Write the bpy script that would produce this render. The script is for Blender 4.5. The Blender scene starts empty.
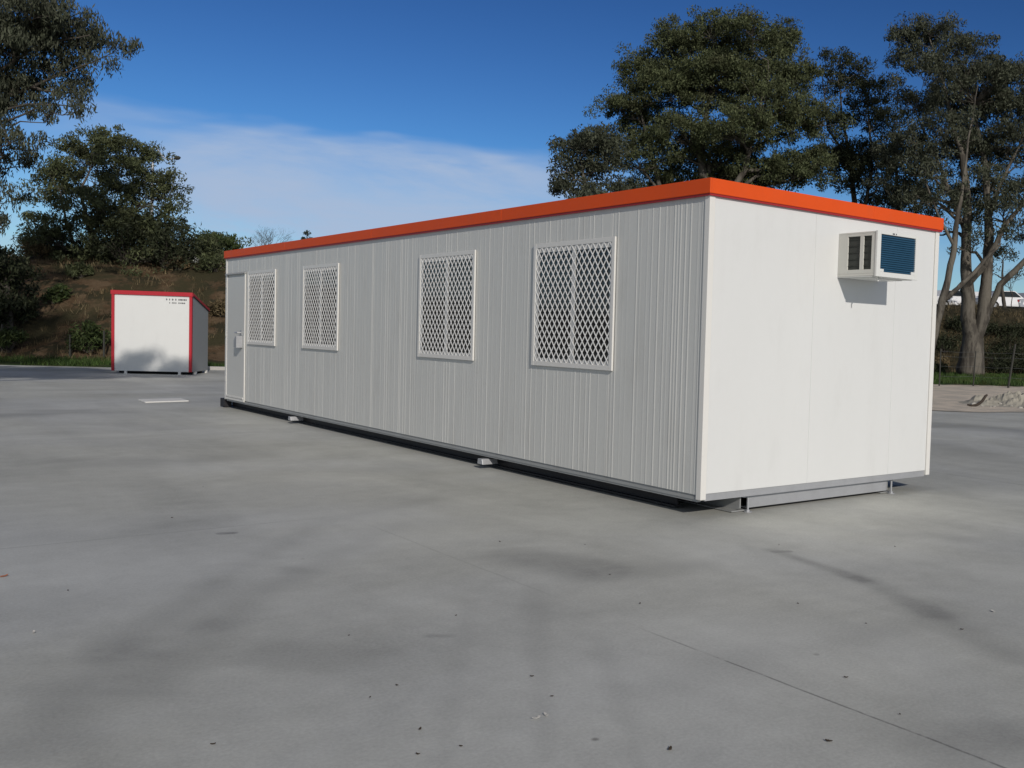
import bpy, math, random
import numpy as np
from mathutils import Vector, Matrix, noise
random.seed(7); RNG=np.random.default_rng(11)
S=bpy.context.scene; COL=S.collection
R=math.radians
# ------------------------------------------------------------------ camera basis
FPX=987.42; PITCH,YAW,ROLL=-0.0464,0.7065,0.0303; CP=np.array([-5.1572,-5.5448,1.3878]); PPX=662.0
_fw=np.array([math.sin(YAW)*math.cos(PITCH),math.cos(YAW)*math.cos(PITCH),math.sin(PITCH)])
_r0=np.array([math.cos(YAW),-math.sin(YAW),0]); _u0=np.cross(_r0,_fw)
_r=math.cos(ROLL)*_r0+math.sin(ROLL)*_u0; _u=np.cross(_r,_fw)
def at(px,py,depth):
    "world point seen in direction px,py at this distance (metres along the view)"
    return CP+(_fw+(px-PPX)/FPX*_r-(py-384)/FPX*_u)*depth
# yard edge frame: s along the far edge of the yard, d beyond it
T2=np.array([.851,-.525]); N2=np.array([.525,.851]); O2=np.array([3.75,25.6])
def sdxy(s,d): return O2+s*T2+d*N2
def xysd(x,y):
    v=np.array([x,y])-O2; return float(v@T2),float(v@N2)
def sst(t): t=max(0.,min(1.,t)); return t*t*(3-2*t)
def ground_z(x,y):
    s,d=xysd(x,y)
    k=sst((s-4)/14); foot=3.5+k*14; w=9.5-k*0.5
    if d<0.6: 
        return -0.06
    base=-0.06+0.07*sst((d-.6)/.5)
    if d<foot: return base+0.05*noise.noise(Vector((x*.3,y*.3,0)))*sst((d-1)/2)
    h=3.95*sst((d-foot)/w)
    n=noise.noise(Vector((x*.22,y*.22,3)))*.55+noise.noise(Vector((x*.7,y*.7,5)))*.22
    return base+h+n*math.sin(math.pi*min(1,(d-foot)/w))*.9+ .05*n
# ------------------------------------------------------------------ mesh helpers
class MB:
    def __init__(s): s.v=[]; s.f=[]
    def add(s,vs,fs):
        o=len(s.v); s.v+= [tuple(map(float,v)) for v in vs]; s.f+=[tuple(o+i for i in f) for f in fs]; return s
    def box(s,a,b,M=None):
        x0,y0,z0=a; x1,y1,z1=b
        x0,x1=min(x0,x1),max(x0,x1); y0,y1=min(y0,y1),max(y0,y1); z0,z1=min(z0,z1),max(z0,z1)
        vs=[(x0,y0,z0),(x1,y0,z0),(x1,y1,z0),(x0,y1,z0),(x0,y0,z1),(x1,y0,z1),(x1,y1,z1),(x0,y1,z1)]
        if M is not None: vs=[tuple(M@Vector(v)) for v in vs]
        return s.add(vs,[(0,3,2,1),(4,5,6,7),(0,1,5,4),(1,2,6,5),(2,3,7,6),(3,0,4,7)])
    def prism(s,pts,ext):
        "pts: planar polygon (3D), extruded along ext"
        n=len(pts); e=Vector(ext); a=[Vector(p) for p in pts]; b=[p+e for p in a]
        return s.add(a+b,[tuple(range(n))[::-1],tuple(range(n,2*n))]+[(i,(i+1)%n,n+(i+1)%n,n+i) for i in range(n)])
    def tube(s,pts,rad,n=7,cap=True):
        pts=[Vector(p) for p in pts]; m=len(pts)
        if not hasattr(rad,'__len__'): rad=[rad]*m
        o=len(s.v); ref=Vector((0,0,1)); 
        for i,p in enumerate(pts):
            t=(pts[min(i+1,m-1)]-pts[max(i-1,0)]).normalized()
            if i==0:
                a=t.cross(Vector((1,0,0)) if abs(t.dot(ref))>.9 else ref).normalized()
            else: a=(a-t*a.dot(t)).normalized()
            b=t.cross(a)
            for k in range(n):
                an=2*math.pi*k/n; s.v.append(tuple(p+(a*math.cos(an)+b*math.sin(an))*rad[i]))
        for i in range(m-1):
            for k in range(n):
                k2=(k+1)%n; s.f.append((o+i*n+k,o+i*n+k2,o+(i+1)*n+k2,o+(i+1)*n+k))
        if cap: s.f.append(tuple(o+k for k in range(n))[::-1]); s.f.append(tuple(o+(m-1)*n+k for k in range(n)))
        return s
    def build(s,name,mat,parent=None,smooth=False,bevel=0,loc=None):
        me=bpy.data.meshes.new(name); v=s.v
        if parent is not None and loc is None:
            pl=parent_world(parent); v=[(a-pl[0],b-pl[1],c-pl[2]) for a,b,c in v]
        me.from_pydata(v,[],s.f); me.update()
        o=bpy.data.objects.new(name,me); COL.objects.link(o)
        if mat: me.materials.append(mat)
        if parent is not None: o.parent=parent
        if smooth: me.polygons.foreach_set('use_smooth',[True]*len(me.polygons))
        import bmesh
        bm=bmesh.new(); bm.from_mesh(me); bmesh.ops.recalc_face_normals(bm,faces=bm.faces); bm.to_mesh(me); bm.free()
        if bevel:
            b=o.modifiers.new('b','BEVEL'); b.width=bevel; b.segments=2; b.limit_method='ANGLE'; b.angle_limit=R(40)
        return o
def parent_world(p):
    l=Vector(p.location)
    while p.parent: p=p.parent; l+=Vector(p.location)
    return l
def tag(o,label=None,cat=None,group=None,kind=None):
    if label: o['label']=label
    if cat: o['category']=cat
    if group: o['group']=group
    if kind: o['kind']=kind
    return o
def thing(name,loc,label,cat,group=None):
    o=bpy.data.objects.new(name,None); COL.objects.link(o); o.location=tuple(loc); o.empty_display_size=.2
    return tag(o,label,cat,group)
# ------------------------------------------------------------------ materials
class NT:
    def __init__(s,nt): s.nt=nt; s.n=nt.nodes; s.l=nt.links
    def new(s,t,**k):
        n=s.n.new(t)
        for a,b in k.items(): setattr(n,a,b)
        return n
    def lk(s,a,b): s.l.new(a,b)
    def val(s,x,sock):
        if isinstance(x,(int,float)): sock.default_value=x
        elif isinstance(x,(tuple,list)): sock.default_value=tuple(x)
        else: s.lk(x,sock)
    def math(s,op,a,b=0.,c=None,clamp=False):
        n=s.new('ShaderNodeMath',operation=op,use_clamp=clamp); s.val(a,n.inputs[0]); s.val(b,n.inputs[1])
        if c is not None: s.val(c,n.inputs[2])
        return n.outputs[0]
    def mix(s,f,a,b):
        n=s.new('ShaderNodeMix',data_type='RGBA'); s.val(f,n.inputs[0])
        s.val(a if not isinstance(a,tuple) else (*a[:3],1),n.inputs[6]); s.val(b if not isinstance(b,tuple) else (*b[:3],1),n.inputs[7])
        return n.outputs[2]
    def mixf(s,f,a,b):
        n=s.new('ShaderNodeMix',data_type='FLOAT'); s.val(f,n.inputs[0]); s.val(a,n.inputs[2]); s.val(b,n.inputs[3]); return n.outputs[0]
    def mul(s,a,f):  # colour * scalar
        n=s.new('ShaderNodeVectorMath',operation='SCALE'); s.val(a if not isinstance(a,tuple) else a[:3],n.inputs[0]); s.val(f,n.inputs[3]); return n.outputs[0]
    def noise(s,vec,scale,detail=4,rough=.55,dist=0.):
        n=s.new('ShaderNodeTexNoise'); n.inputs['Scale'].default_value=scale; n.inputs['Detail'].default_value=detail
        n.inputs['Roughness'].default_value=rough; n.inputs['Distortion'].default_value=dist; s.lk(vec,n.inputs['Vector']); return n.outputs[0]
    def ramp(s,x,lo,hi,a=0.,b=1.):
        n=s.new('ShaderNodeMapRange',interpolation_type='SMOOTHSTEP'); s.val(x,n.inputs[0]); s.val(lo,n.inputs[1]); s.val(hi,n.inputs[2]); s.val(a,n.inputs[3]); s.val(b,n.inputs[4]); return n.outputs[0]
    def obj(s,scale=None,loc=None,rot=None):
        t=s.new('ShaderNodeTexCoord').outputs['Object']
        if scale or loc or rot:
            m=s.new('ShaderNodeMapping'); s.lk(t,m.inputs[0])
            if loc: m.inputs[1].default_value=loc
            if rot: m.inputs[2].default_value=rot
            if scale: m.inputs[3].default_value=scale
            return m.outputs[0]
        return t
    def sep(s,v):
        n=s.new('ShaderNodeSeparateXYZ'); s.lk(v,n.inputs[0]); return n.outputs
    def bump(s,h,strength=.3,dist=.01):
        n=s.new('ShaderNodeBump'); n.inputs['Strength'].default_value=strength; n.inputs['Distance'].default_value=dist; s.lk(h,n.inputs['Height']); return n.outputs[0]
def newmat(name):
    m=bpy.data.materials.new(name); m.use_nodes=True; nt=NT(m.node_tree); p=m.node_tree.nodes['Principled BSDF']; return m,nt,p
def paint(name,col,rough=.45,var=.06,metal=0.,dirt=0.,spec=.4,scale=3.,streak=False):
    m,g,p=newmat(name); v=g.obj(scale=(1,1,.15) if streak else None)
    n=g.noise(v,scale,5,.6); n2=g.noise(g.obj(),scale*9,3,.6)
    f=g.math('ADD',g.math('MULTIPLY',g.math('SUBTRACT',n,.5),var*2),g.math('ADD',g.math('MULTIPLY',g.math('SUBTRACT',n2,.5),var),1.))
    c=g.mul(col,f)
    if dirt:
        z=g.sep(g.obj())[2]; k=g.math('MULTIPLY',g.ramp(g.noise(g.obj(scale=(1,1,.3)),4,5,.65),.5,.75),dirt)
        c=g.mix(k,c,(.18,.15,.11))
    g.lk(c,p.inputs['Base Color']); p.inputs['Metallic'].default_value=metal; p.inputs['Specular IOR Level'].default_value=spec
    g.val(g.mixf(n,rough-.08,rough+.1),p.inputs['Roughness']); return m
M={}
M['wall_grey']=paint('wall_grey',(.60,.605,.585),.42,.05,dirt=.10,streak=True)
M['wall_white']=paint('wall_white',(.685,.695,.69),.38,.025,dirt=.05,streak=True,scale=1.5)
M['trim']=paint('trim',(.72,.71,.68),.4,.03)
M['fascia']=paint('fascia',(.70,.085,.012),.5,.07,scale=2,spec=.2,dirt=.06)
M['fascia_lip']=paint('fascia_lip',(.35,.022,.025),.45,.06)
M['roof']=paint('roof',(.55,.56,.56),.4,.05)
M['galv']=paint('galv',(.42,.43,.45),.42,.12,metal=.35,dirt=.1,scale=9)
M['channel']=paint('channel',(.36,.37,.37),.45,.12,metal=.2,dirt=.2,scale=9)
M['steel_dark']=paint('steel_dark',(.016,.016,.02),.55,.2)
M['white_frame']=paint('white_frame',(.70,.69,.665),.35,.03)
M['sash']=paint('sash',(.50,.50,.49),.4,.04)
M['mesh_white']=paint('mesh_white',(.84,.84,.83),.45,.05)
M['door']=paint('door',(.60,.605,.585),.4,.03)
M['ac_beige']=paint('ac_beige',(.58,.58,.54),.45,.04)
M['ac_white']=paint('ac_white',(.68,.69,.67),.45,.03)
M['ac_blue']=paint('ac_blue',(.018,.070,.13),.5,.15,scale=14)
M['black']=paint('black',(.02,.02,.02),.6,.1)
M['vent_dark']=paint('vent_dark',(.035,.04,.035),.6,.5,scale=20)
M['text']=paint('text',(.13,.13,.14),.5,.1)
M['red']=paint('red',(.42,.018,.03),.45,.06)
M['shed_white']=paint('shed_white',(.68,.69,.68),.45,.02,dirt=.05)
M['shed_grey']=paint('shed_grey',(.30,.31,.31),.5,.05)
M['car_white']=paint('car_white',(.75,.76,.78),.2,.02)
M['car_silver']=paint('car_silver',(.45,.47,.5),.25,.03,metal=.3)
M['tyre']=paint('tyre',(.02,.02,.02),.8,.1)
M['post']=paint('post',(.035,.035,.03),.7,.2)
M['wire']=paint('wire',(.16,.17,.17),.5,.1,metal=.6)
M['kerb']=paint('kerb',(.42,.41,.39),.8,.12,dirt=.2)
M['cover']=paint('cover',(.68,.68,.66),.75,.12,dirt=.15)
M['leaf_litter']=paint('leaf_litter',(.055,.04,.025),.8,.3)
M['orange_plastic']=paint('orange_plastic',(.45,.14,.04),.5,.1)
M['paper']=paint('paper',(.5,.49,.46),.7,.1)
M['rubble']=paint('rubble',(.34,.32,.27),.9,.3,scale=12)
M['stone']=paint('stone',(.40,.385,.35),.9,.2,scale=12)
M['wood']=paint('wood',(.05,.038,.03),.85,.3)
m,g,p=newmat('glass'); p.inputs['Base Color'].default_value=(.012,.015,.018,1); p.inputs['Roughness'].default_value=.06; p.inputs['Specular IOR Level'].default_value=.5; M['glass']=m
def foliage(name,c1,c2,c3):
    m,g,p=newmat(name); r=g.new('ShaderNodeNewGeometry').outputs['Random Per Island']
    n=g.noise(g.obj(),.9,4,.65)
    c=g.mix(g.ramp(r,.1,.9),c1,c2); c=g.mix(g.ramp(n,.5,.72),c,c3); c=g.mul(c,g.ramp(g.noise(g.obj(),1.7,3,.6),.35,.65,.70,1.35))
    g.lk(c,p.inputs['Base Color']); p.inputs['Roughness'].default_value=.6; p.inputs['Specular IOR Level'].default_value=.18
    tr=g.new('ShaderNodeBsdfTranslucent'); g.lk(c,tr.inputs[0]); mx=g.new('ShaderNodeMixShader'); mx.inputs[0].default_value=.22
    g.lk(p.outputs[0],mx.inputs[1]); g.lk(tr.outputs[0],mx.inputs[2]); out=[x for x in g.n if x.type=='OUTPUT_MATERIAL'][0]; g.lk(mx.outputs[0],out.inputs[0]); return m
M['leaf']=foliage('leaf',(.050,.062,.029),(.108,.125,.060),(.078,.082,.042))
M['leaf_grey']=foliage('leaf_grey',(.044,.052,.033),(.098,.108,.074),(.062,.066,.046))
M['leaf_green']=foliage('leaf_green',(.035,.055,.02),(.075,.10,.035),(.05,.07,.025))
M['leaf_dark']=foliage('leaf_dark',(.024,.031,.016),(.054,.063,.034),(.036,.039,.024))
M['leaf_dry']=foliage('leaf_dry',(.10,.075,.04),(.20,.16,.09),(.13,.09,.05))
M['grass']=foliage('grass',(.035,.065,.018),(.07,.12,.03),(.08,.09,.03))
def bark(name,a,b):
    m,g,p=newmat(name); n=g.noise(g.obj(scale=(1,1,.25)),3.2,6,.65,.6)
    n2=g.noise(g.obj(scale=(1,1,.4)),14,3)
    c=g.mix(g.ramp(n,.42,.6),a,b); c=g.mul(c,g.mixf(n2,.7,1.3)); g.lk(c,p.inputs['Base Color']); p.inputs['Roughness'].default_value=.85
    g.lk(g.bump(n2,.5,.03),p.inputs['Normal']); return m
M['bark']=bark('bark',(.125,.112,.092),(.048,.041,.033)); M['bark_dark']=bark('bark_dark',(.05,.043,.036),(.10,.088,.072))
# concrete yard
m,g,p=newmat('yard_concrete'); o=g.obj(); X,Y,Z=g.sep(o)
big=g.noise(o,.16,4,.55,.8); mid=g.noise(o,.75,5,.6,.6); fine=g.noise(o,60,3,.7); med=g.noise(o,7,4,.65)
drag=g.noise(g.obj(scale=(1.0,.16,1),rot=(0,0,R(-18))),.9,5,.6,.5); drag2=g.noise(g.obj(scale=(.2,1.1,1),rot=(0,0,R(20))),.8,4,.55,.4)
f=g.math('ADD',.62,g.math('MULTIPLY',big,.48)); f=g.math('ADD',f,g.math('MULTIPLY',g.math('SUBTRACT',mid,.5),.50))
f=g.math('ADD',f,g.math('MULTIPLY',g.math('SUBTRACT',med,.5),.22)); f=g.math('ADD',f,g.math('MULTIPLY',g.math('SUBTRACT',fine,.5),.42))
f=g.math('ADD',f,g.math('MULTIPLY',g.math('SUBTRACT',drag,.5),.46)); f=g.math('ADD',f,g.math('MULTIPLY',g.math('SUBTRACT',drag2,.5),.34))
col=g.mix(g.ramp(big,.4,.62),(.525,.53,.49),(.49,.50,.485))
col=g.mul(col,f)
def seg_mask(x0,y0,x1,y1,w,soft):
    "tyre or spill smudges, plus broad darker bands: distance to a segment in the yard, roughened with noise"
    L=math.hypot(x1-x0,y1-y0); ux,uy=(x1-x0)/L,(y1-y0)/L
    a=g.math('ADD',g.math('MULTIPLY',g.math('SUBTRACT',X,x0),ux),g.math('MULTIPLY',g.math('SUBTRACT',Y,y0),uy))
    a2=g.math('MINIMUM',g.math('MAXIMUM',a,0.),L); al=g.math('SUBTRACT',a,a2)
    b=g.math('ADD',g.math('MULTIPLY',g.math('SUBTRACT',X,x0),-uy),g.math('MULTIPLY',g.math('SUBTRACT',Y,y0),ux))
    dd=g.math('SQRT',g.math('ADD',g.math('MULTIPLY',al,al),g.math('MULTIPLY',b,b)))
    dd=g.math('ADD',dd,g.math('MULTIPLY',g.math('SUBTRACT',mid,.5),soft*2.2))
    return g.ramp(dd,w+soft,max(0,w-soft*.6),0.,1.)
for (x0,y0,x1,y1,w,sf,k) in [(-4.66,-1.82,-4.20,-0.94,0.070,0.200,0.26),(-4.20,-0.94,-3.58,-0.04,0.060,0.160,0.22),(-3.58,-0.04,-2.49,1.25,0.050,0.160,0.16),(-4.23,-1.50,-3.78,-0.79,0.060,0.160,0.24),(-3.78,-0.79,-3.08,0.03,0.050,0.160,0.18),(-3.08,0.03,-2.02,0.96,0.050,0.180,0.12),(-3.70,-1.37,-3.49,-1.60,0.100,0.160,0.18),(-3.26,5.51,-2.31,5.12,0.250,0.350,0.26),(-3.05,-1.50,-2.98,-1.55,0.020,0.030,0.35),(-1.83,-0.33,-1.64,-0.91,0.130,0.200,0.36),(-1.67,-0.95,-1.10,-1.10,0.080,0.250,0.20),(-0.34,-1.08,-0.49,-1.95,0.020,0.070,0.42),(-0.49,-1.95,-0.77,-2.65,0.030,0.090,0.36),(-0.77,-2.65,-1.11,-3.28,0.050,0.140,0.30),(0.89,-1.26,1.09,-1.51,0.080,0.160,0.26),(-2.16,-0.99,-3.36,-2.91,0.020,0.070,0.14),(-2.45,-1.99,-3.14,-3.13,0.020,0.070,0.13),(-2.60,-1.06,-3.65,-2.75,0.020,0.060,0.10),(9.93,4.52,10.19,3.06,0.500,0.600,0.30),(6.79,2.49,6.06,0.78,0.250,0.400,0.20),(-3.20,11.35,-2.41,11.64,0.400,0.500,0.22),(-2.20,-3.67,-1.91,-3.73,0.150,0.200,0.35),(-0.95,3.65,-0.51,2.64,0.200,0.350,0.14),(-4.31,1.79,-3.99,1.77,0.100,0.200,0.18),(-2.64,-2.64,-1.95,-2.52,0.050,0.200,0.12),(-2.36,1.39,-1.35,1.81,0.060,0.150,0.16),(-1.49,-2.66,-1.08,-2.65,0.050,0.150,0.14),(-3.13,1.30,-3.07,1.28,.035,.02,.65),(-.36,-1.13,-.28,-1.17,.03,.02,.5)]:
    col=g.mix(g.math('MULTIPLY',g.math('MULTIPLY',seg_mask(x0,y0,x1,y1,w,sf),g.mixf(g.ramp(med,.35,.65),.50,.88)),k),col,(.07,.07,.072))
wob=g.math('MULTIPLY',g.math('SUBTRACT',g.noise(o,1.3,3),.5),.03)
def joint(c,pos,w,lo,hi,along,k,colr=(.06,.06,.058)):
    dd=g.math('ABSOLUTE',g.math('ADD',g.math('SUBTRACT',c,pos),wob)); mm=g.ramp(dd,w,w*.4,0.,1.)
    mm=g.math('MULTIPLY',mm,g.ramp(along,lo,lo+.8)); mm=g.math('MULTIPLY',mm,g.ramp(along,hi,hi-.8))
    return g.math('MULTIPLY',mm,g.math('MULTIPLY',g.ramp(med,.3,.55),k)),colr
for a in [(X,-2.18,.009,-30,-1.7,Y,.55),(X,-2.20,.012,-1.6,1.4,Y,.15),(Y,1.5,.016,-5.2,-2,X,.2),(Y,-3.95,.014,-2.2,8,X,.7),(Y,12.3,.10,-30,-.6,X,.35,(.5,.49,.46)),
          (X,4.2,.02,-30,40,Y,.3),(Y,7.4,.02,3,30,X,.3)]:
    mm,cc=joint(*a); col=g.mix(mm,col,cc)
# pits and tiny aggregate marks
vor=g.new('ShaderNodeTexVoronoi'); vor.inputs['Scale'].default_value=2.6; g.lk(o,vor.inputs['Vector'])
pit=g.math('MULTIPLY',g.ramp(vor.outputs['Distance'],.055,.02),g.ramp(mid,.55,.6)); col=g.mix(g.math('MULTIPLY',pit,.55),col,(.07,.065,.06))
g.lk(col,p.inputs['Base Color']); g.lk(g.mixf(mid,.75,.55),p.inputs['Roughness']); p.inputs['Specular IOR Level'].default_value=.3
g.lk(g.bump(g.math('ADD',g.math('MULTIPLY',fine,.6),g.math('MULTIPLY',med,.6)),.25,.006),p.inputs['Normal']); M['yard']=m
# terrain
m,g,p=newmat('terrain'); o=g.obj(); X,Y,Z=g.sep(o)
Sx=g.math('ADD',g.math('MULTIPLY',g.math('SUBTRACT',X,float(O2[0])),.851),g.math('MULTIPLY',g.math('SUBTRACT',Y,float(O2[1])),-.525))
Dx=g.math('ADD',g.math('MULTIPLY',g.math('SUBTRACT',X,float(O2[0])),.525),g.math('MULTIPLY',g.math('SUBTRACT',Y,float(O2[1])),.851))
n1=g.noise(o,.35,5,.6); n2=g.noise(o,1.6,5,.65); n3=g.noise(o,14,4,.7)
Dn=g.math('ADD',Dx,g.math('MULTIPLY',g.math('SUBTRACT',n2,.5),1.6))
grass=g.mix(g.ramp(n2,.4,.62),(.035,.065,.02),(.075,.085,.035)); dirt=g.mix(g.ramp(n2,.38,.62),(.085,.055,.032),(.125,.088,.055)); dirt=g.mix(g.ramp(g.noise(o,.9,5,.7),.48,.56),dirt,(.04,.036,.022)); dirt=g.mix(g.ramp(n1,.5,.6),dirt,(.05,.045,.025))
dark=g.mix(g.ramp(n2,.4,.65),(.028,.026,.016),(.06,.05,.03)); sand=g.mix(g.ramp(n2,.4,.65),(.60,.52,.42),(.46,.41,.34))  # dark: right bank soil with the trees' shade put into its colour
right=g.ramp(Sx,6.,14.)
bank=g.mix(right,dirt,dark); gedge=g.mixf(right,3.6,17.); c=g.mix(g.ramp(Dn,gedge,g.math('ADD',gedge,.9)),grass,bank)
c=g.mix(g.math('MULTIPLY',right,g.math('MULTIPLY',g.ramp(n2,.56,.6),g.ramp(Dn,7.,3.))),c,(.12,.075,.045))
c=g.mix(g.math('MULTIPLY',right,g.ramp(Dn,2.6,2.2)),c,sand)
c=g.mul(c,g.mixf(n3,.65,1.35)); g.lk(c,p.inputs['Base Color']); p.inputs['Roughness'].default_value=.95; p.inputs['Specular IOR Level'].default_value=.1
g.lk(g.bump(n3,.8,.08),p.inputs['Normal']); M['terrain']=m
m,g,p=newmat('sand'); o=g.obj(); n2=g.noise(o,1.1,5,.65); n3=g.noise(o,18,4,.75)
c=g.mul(g.mix(g.ramp(n2,.4,.6),(.62,.54,.44),(.47,.42,.35)),g.mixf(n3,.75,1.25)); g.lk(c,p.inputs['Base Color']); p.inputs['Roughness'].default_value=.95; g.lk(g.bump(n3,.8,.03),p.inputs['Normal']); M['sand']=m
# ------------------------------------------------------------------ setting
def grid_axis(segs):
    out=[]
    for a,b,st in segs:
        n=max(1,int(round((b-a)/st))); out+=[a+(b-a)*i/n for i in range(n)]
    return out+[segs[-1][1]]
ss=grid_axis([(-600,-60,60),(-60,-24,4),(-24,48,.5),(48,90,4),(90,600,60)]); ds=grid_axis([(-600,-30,60),(-30,0,6),(0,3,.4),(3,30,.5),(30,60,5),(60,700,60)])
b=MB(); 
for d in ds:
    for s in ss:
        x,y=sdxy(s,d); b.v.append((x,y,ground_z(x,y)))
ns=len(ss)
for j in range(len(ds)-1):
    for i in range(ns-1): b.f.append((j*ns+i,j*ns+i+1,(j+1)*ns+i+1,(j+1)*ns+i))
tag(b.build('ground',M['terrain'],smooth=True),kind='structure')
# yard slab (its far edge follows the kerb line), thickness under it
yp=[(-60,-50),(90,-50),(90,.8),(8,.8),(0,.85),(-6,.75),(-60,.7)]
yp=[sdxy(s,d) for s,d in yp]
tag(MB().prism([(x,y,-.12) for x,y in yp],(0,0,.12)).build('yard',M['yard']),kind='structure')
# sandy strip lying over the yard's right-hand edge
b=MB(); pts=[]
edge=[(16,2.6),(15.5,-3),(16.2,-8),(17.3,-10.8),(18.5,-11.4),(20,-11.0),(22,-11.2),(26,-11.4),(34,-11.5),(60,-11.2),(60,2.6)]
ring=[]
for i,(s,d) in enumerate(edge):
    s2,d2=edge[(i+1)%len(edge)]; n=max(1,int(math.hypot(s2-s,d2-d)/.35)); n=min(n,60)
    for k in range(n):
        a=s+(s2-s)*k/n; c=d+(d2-d)*k/n; j=.22*noise.noise(Vector((a*1.7,c*1.7,1))); ring.append(sdxy(a+j,c+j))
b.add([(x,y,.012) for x,y in ring],[tuple(range(len(ring)))])
tag(b.build('sandy_verge',M['sand']),kind='structure')
# kerb along the left part of the yard edge
b=MB()
for i in range(16):
    s0=-.9+i*1.2; s1=s0+1.19; q=[sdxy(s0,.82),sdxy(s1,.82),sdxy(s1,1.0),sdxy(s0,1.0)]
    b.prism([(x,y,-.1) for x,y in q],(0,0,.2))
tag(b.build('kerb',M['kerb'],bevel=.015),kind='structure')
# ------------------------------------------------------------------ main portable building
ZB=.1467; ZT=2.485; W=3.0; L=11.768; HF=.127
cab=thing('portable_building',(0,0,0),'long grey and white portable building with an orange roof band','portable building')
# grey long wall: sheet with shallow vertical ribs, seams each 1.2 m
prof=[]; y=0.07; random.seed(3)
while y<L-.06:
    k=(y%1.2)
    if k<.02: prof+=[(y,0),(y+.004,.006),(y+.008,0)]; y+=.03; continue
    pitch=random.choice([.036,.045,.06,.06,.085,.085,.12]); h=random.choice([.0005,.0008,.0012,.0016,.0024])
    prof+=[(y,0),(y+.008,-h),(y+.016,-h),(y+.024,0)]; y+=pitch
prof=[(0.055,0)]+prof+[(L-.05,0)]
prof=[q for i,q in enumerate(prof) if i==0 or q[0]>prof[i-1][0]+1e-4]
# openings are covered by frames standing proud, so the sheet runs behind them
b=MB(); n=len(prof)
for z in (ZB+.035,ZT-.002):
    b.v+=[(.004+h,yy,z) for yy,h in prof]
b.f+=[(i,i+1,n+i+1,n+i) for i in range(n-1)]
b.build('side_wall',M['wall_grey'],cab)
b=MB(); b.box((.012,.03,ZB+.03),(W-.012,.055,ZT)) ; # end wall core
for a,c in ((.055,1.2322),(1.2338,2.3562),(2.3578,W-.055)): b.box((a,.004,ZB+.045),(c,.028,ZT-.002))
b.build('end_wall',M['wall_white'],cab,bevel=.0015)
b=MB(); b.box((W-.05,.06,ZB+.03),(W-.002,L-.06,ZT-.002)).build('rear_side_wall',M['wall_grey'],cab)
b=MB(); b.box((.06,L-.05,ZB+.03),(W-.06,L-.002,ZT-.002)).build('far_end_wall',M['wall_white'],cab)
# corner trims
for (x0,y0,x1,y1,nm) in ((-.006,-.006,.052,.050,'corner_trim'),(W-.052,-.006,W+.006,.050,'corner_trim'),(-.006,L-.045,.05,L+.006,'corner_trim'),(W-.05,L-.045,W+.006,L+.006,'corner_trim')):
    MB().box((x0,y0,ZB),(x1,y1,ZT-.001)).build(nm,M['trim'],cab,bevel=.003)
# floor channel
b=MB(); b.box((.014,.052,ZB-.022),(.05,L-.05,ZB+.034)); b.box((.006,.054,ZB-.004),(.0138,L-.05,ZB+.020)); b.build('floor_channel',M['channel'],cab)
b=MB(); b.box((.054,.012,ZB-.012),(W-.054,.029,ZB+.043)); b.build('floor_channel',M['galv'],cab)
b=MB(); b.box((.052,.056,ZB-.02),(W-.01,L-.055,ZB+.028)).build('floor_deck',M['steel_dark'],cab)
# fascia band
e=.03
b=MB(); z0,z1=ZT+.012,ZT+HF
b.box((-e,-e,z0),(-e+.02,L+e,z1)); b.box((W+e-.02,-e,z0),(W+e,L+e,z1)); b.box((-e+.021,-e,z0),(W+e-.021,-e+.02,z1)); b.box((-e+.021,L+e-.02,z0),(W+e-.021,L+e,z1))
b.build('roof_fascia',M['fascia'],cab,bevel=.003)
for yy in (3.02,6.05,9.0):
    MB().box((-e-.0016,yy-.035,ZT+.014),(-e+.001,yy+.035,ZT+HF-.002)).build('lap_joint',M['fascia'],cab,bevel=.0006)
MB().box((1.96,-e-.0016,ZT+.014),(2.03,-e+.001,ZT+HF-.002)).build('lap_joint',M['fascia'],cab,bevel=.0006)
b=MB(); z0,z1=ZT-.004,ZT+.0118; k=.008
b.box((-e+k,-e+k,z0),(.02,L+e-k,z1)); b.box((W-.02,-e+k,z0),(W+e-k,L+e-k,z1)); b.box((.021,-e+k,z0),(W-.021,.02,z1)); b.box((.021,L-.02,z0),(W-.021,L+e-k,z1))
b.build('fascia_lip',M['fascia_lip'],cab)
b=MB(); 
for i in range(60):
    y0=-.008+i*(L+.016)/60; b.box((-.009,y0+.003,ZT+.085),(W+.009,y0+(L+.016)/60-.003,ZT+.095)); 
b.box((-.0085,-.0085,ZT+.02),(W+.0085,L+.0085,ZT+.084)); b.build('roof_sheet',M['roof'],cab)
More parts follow.
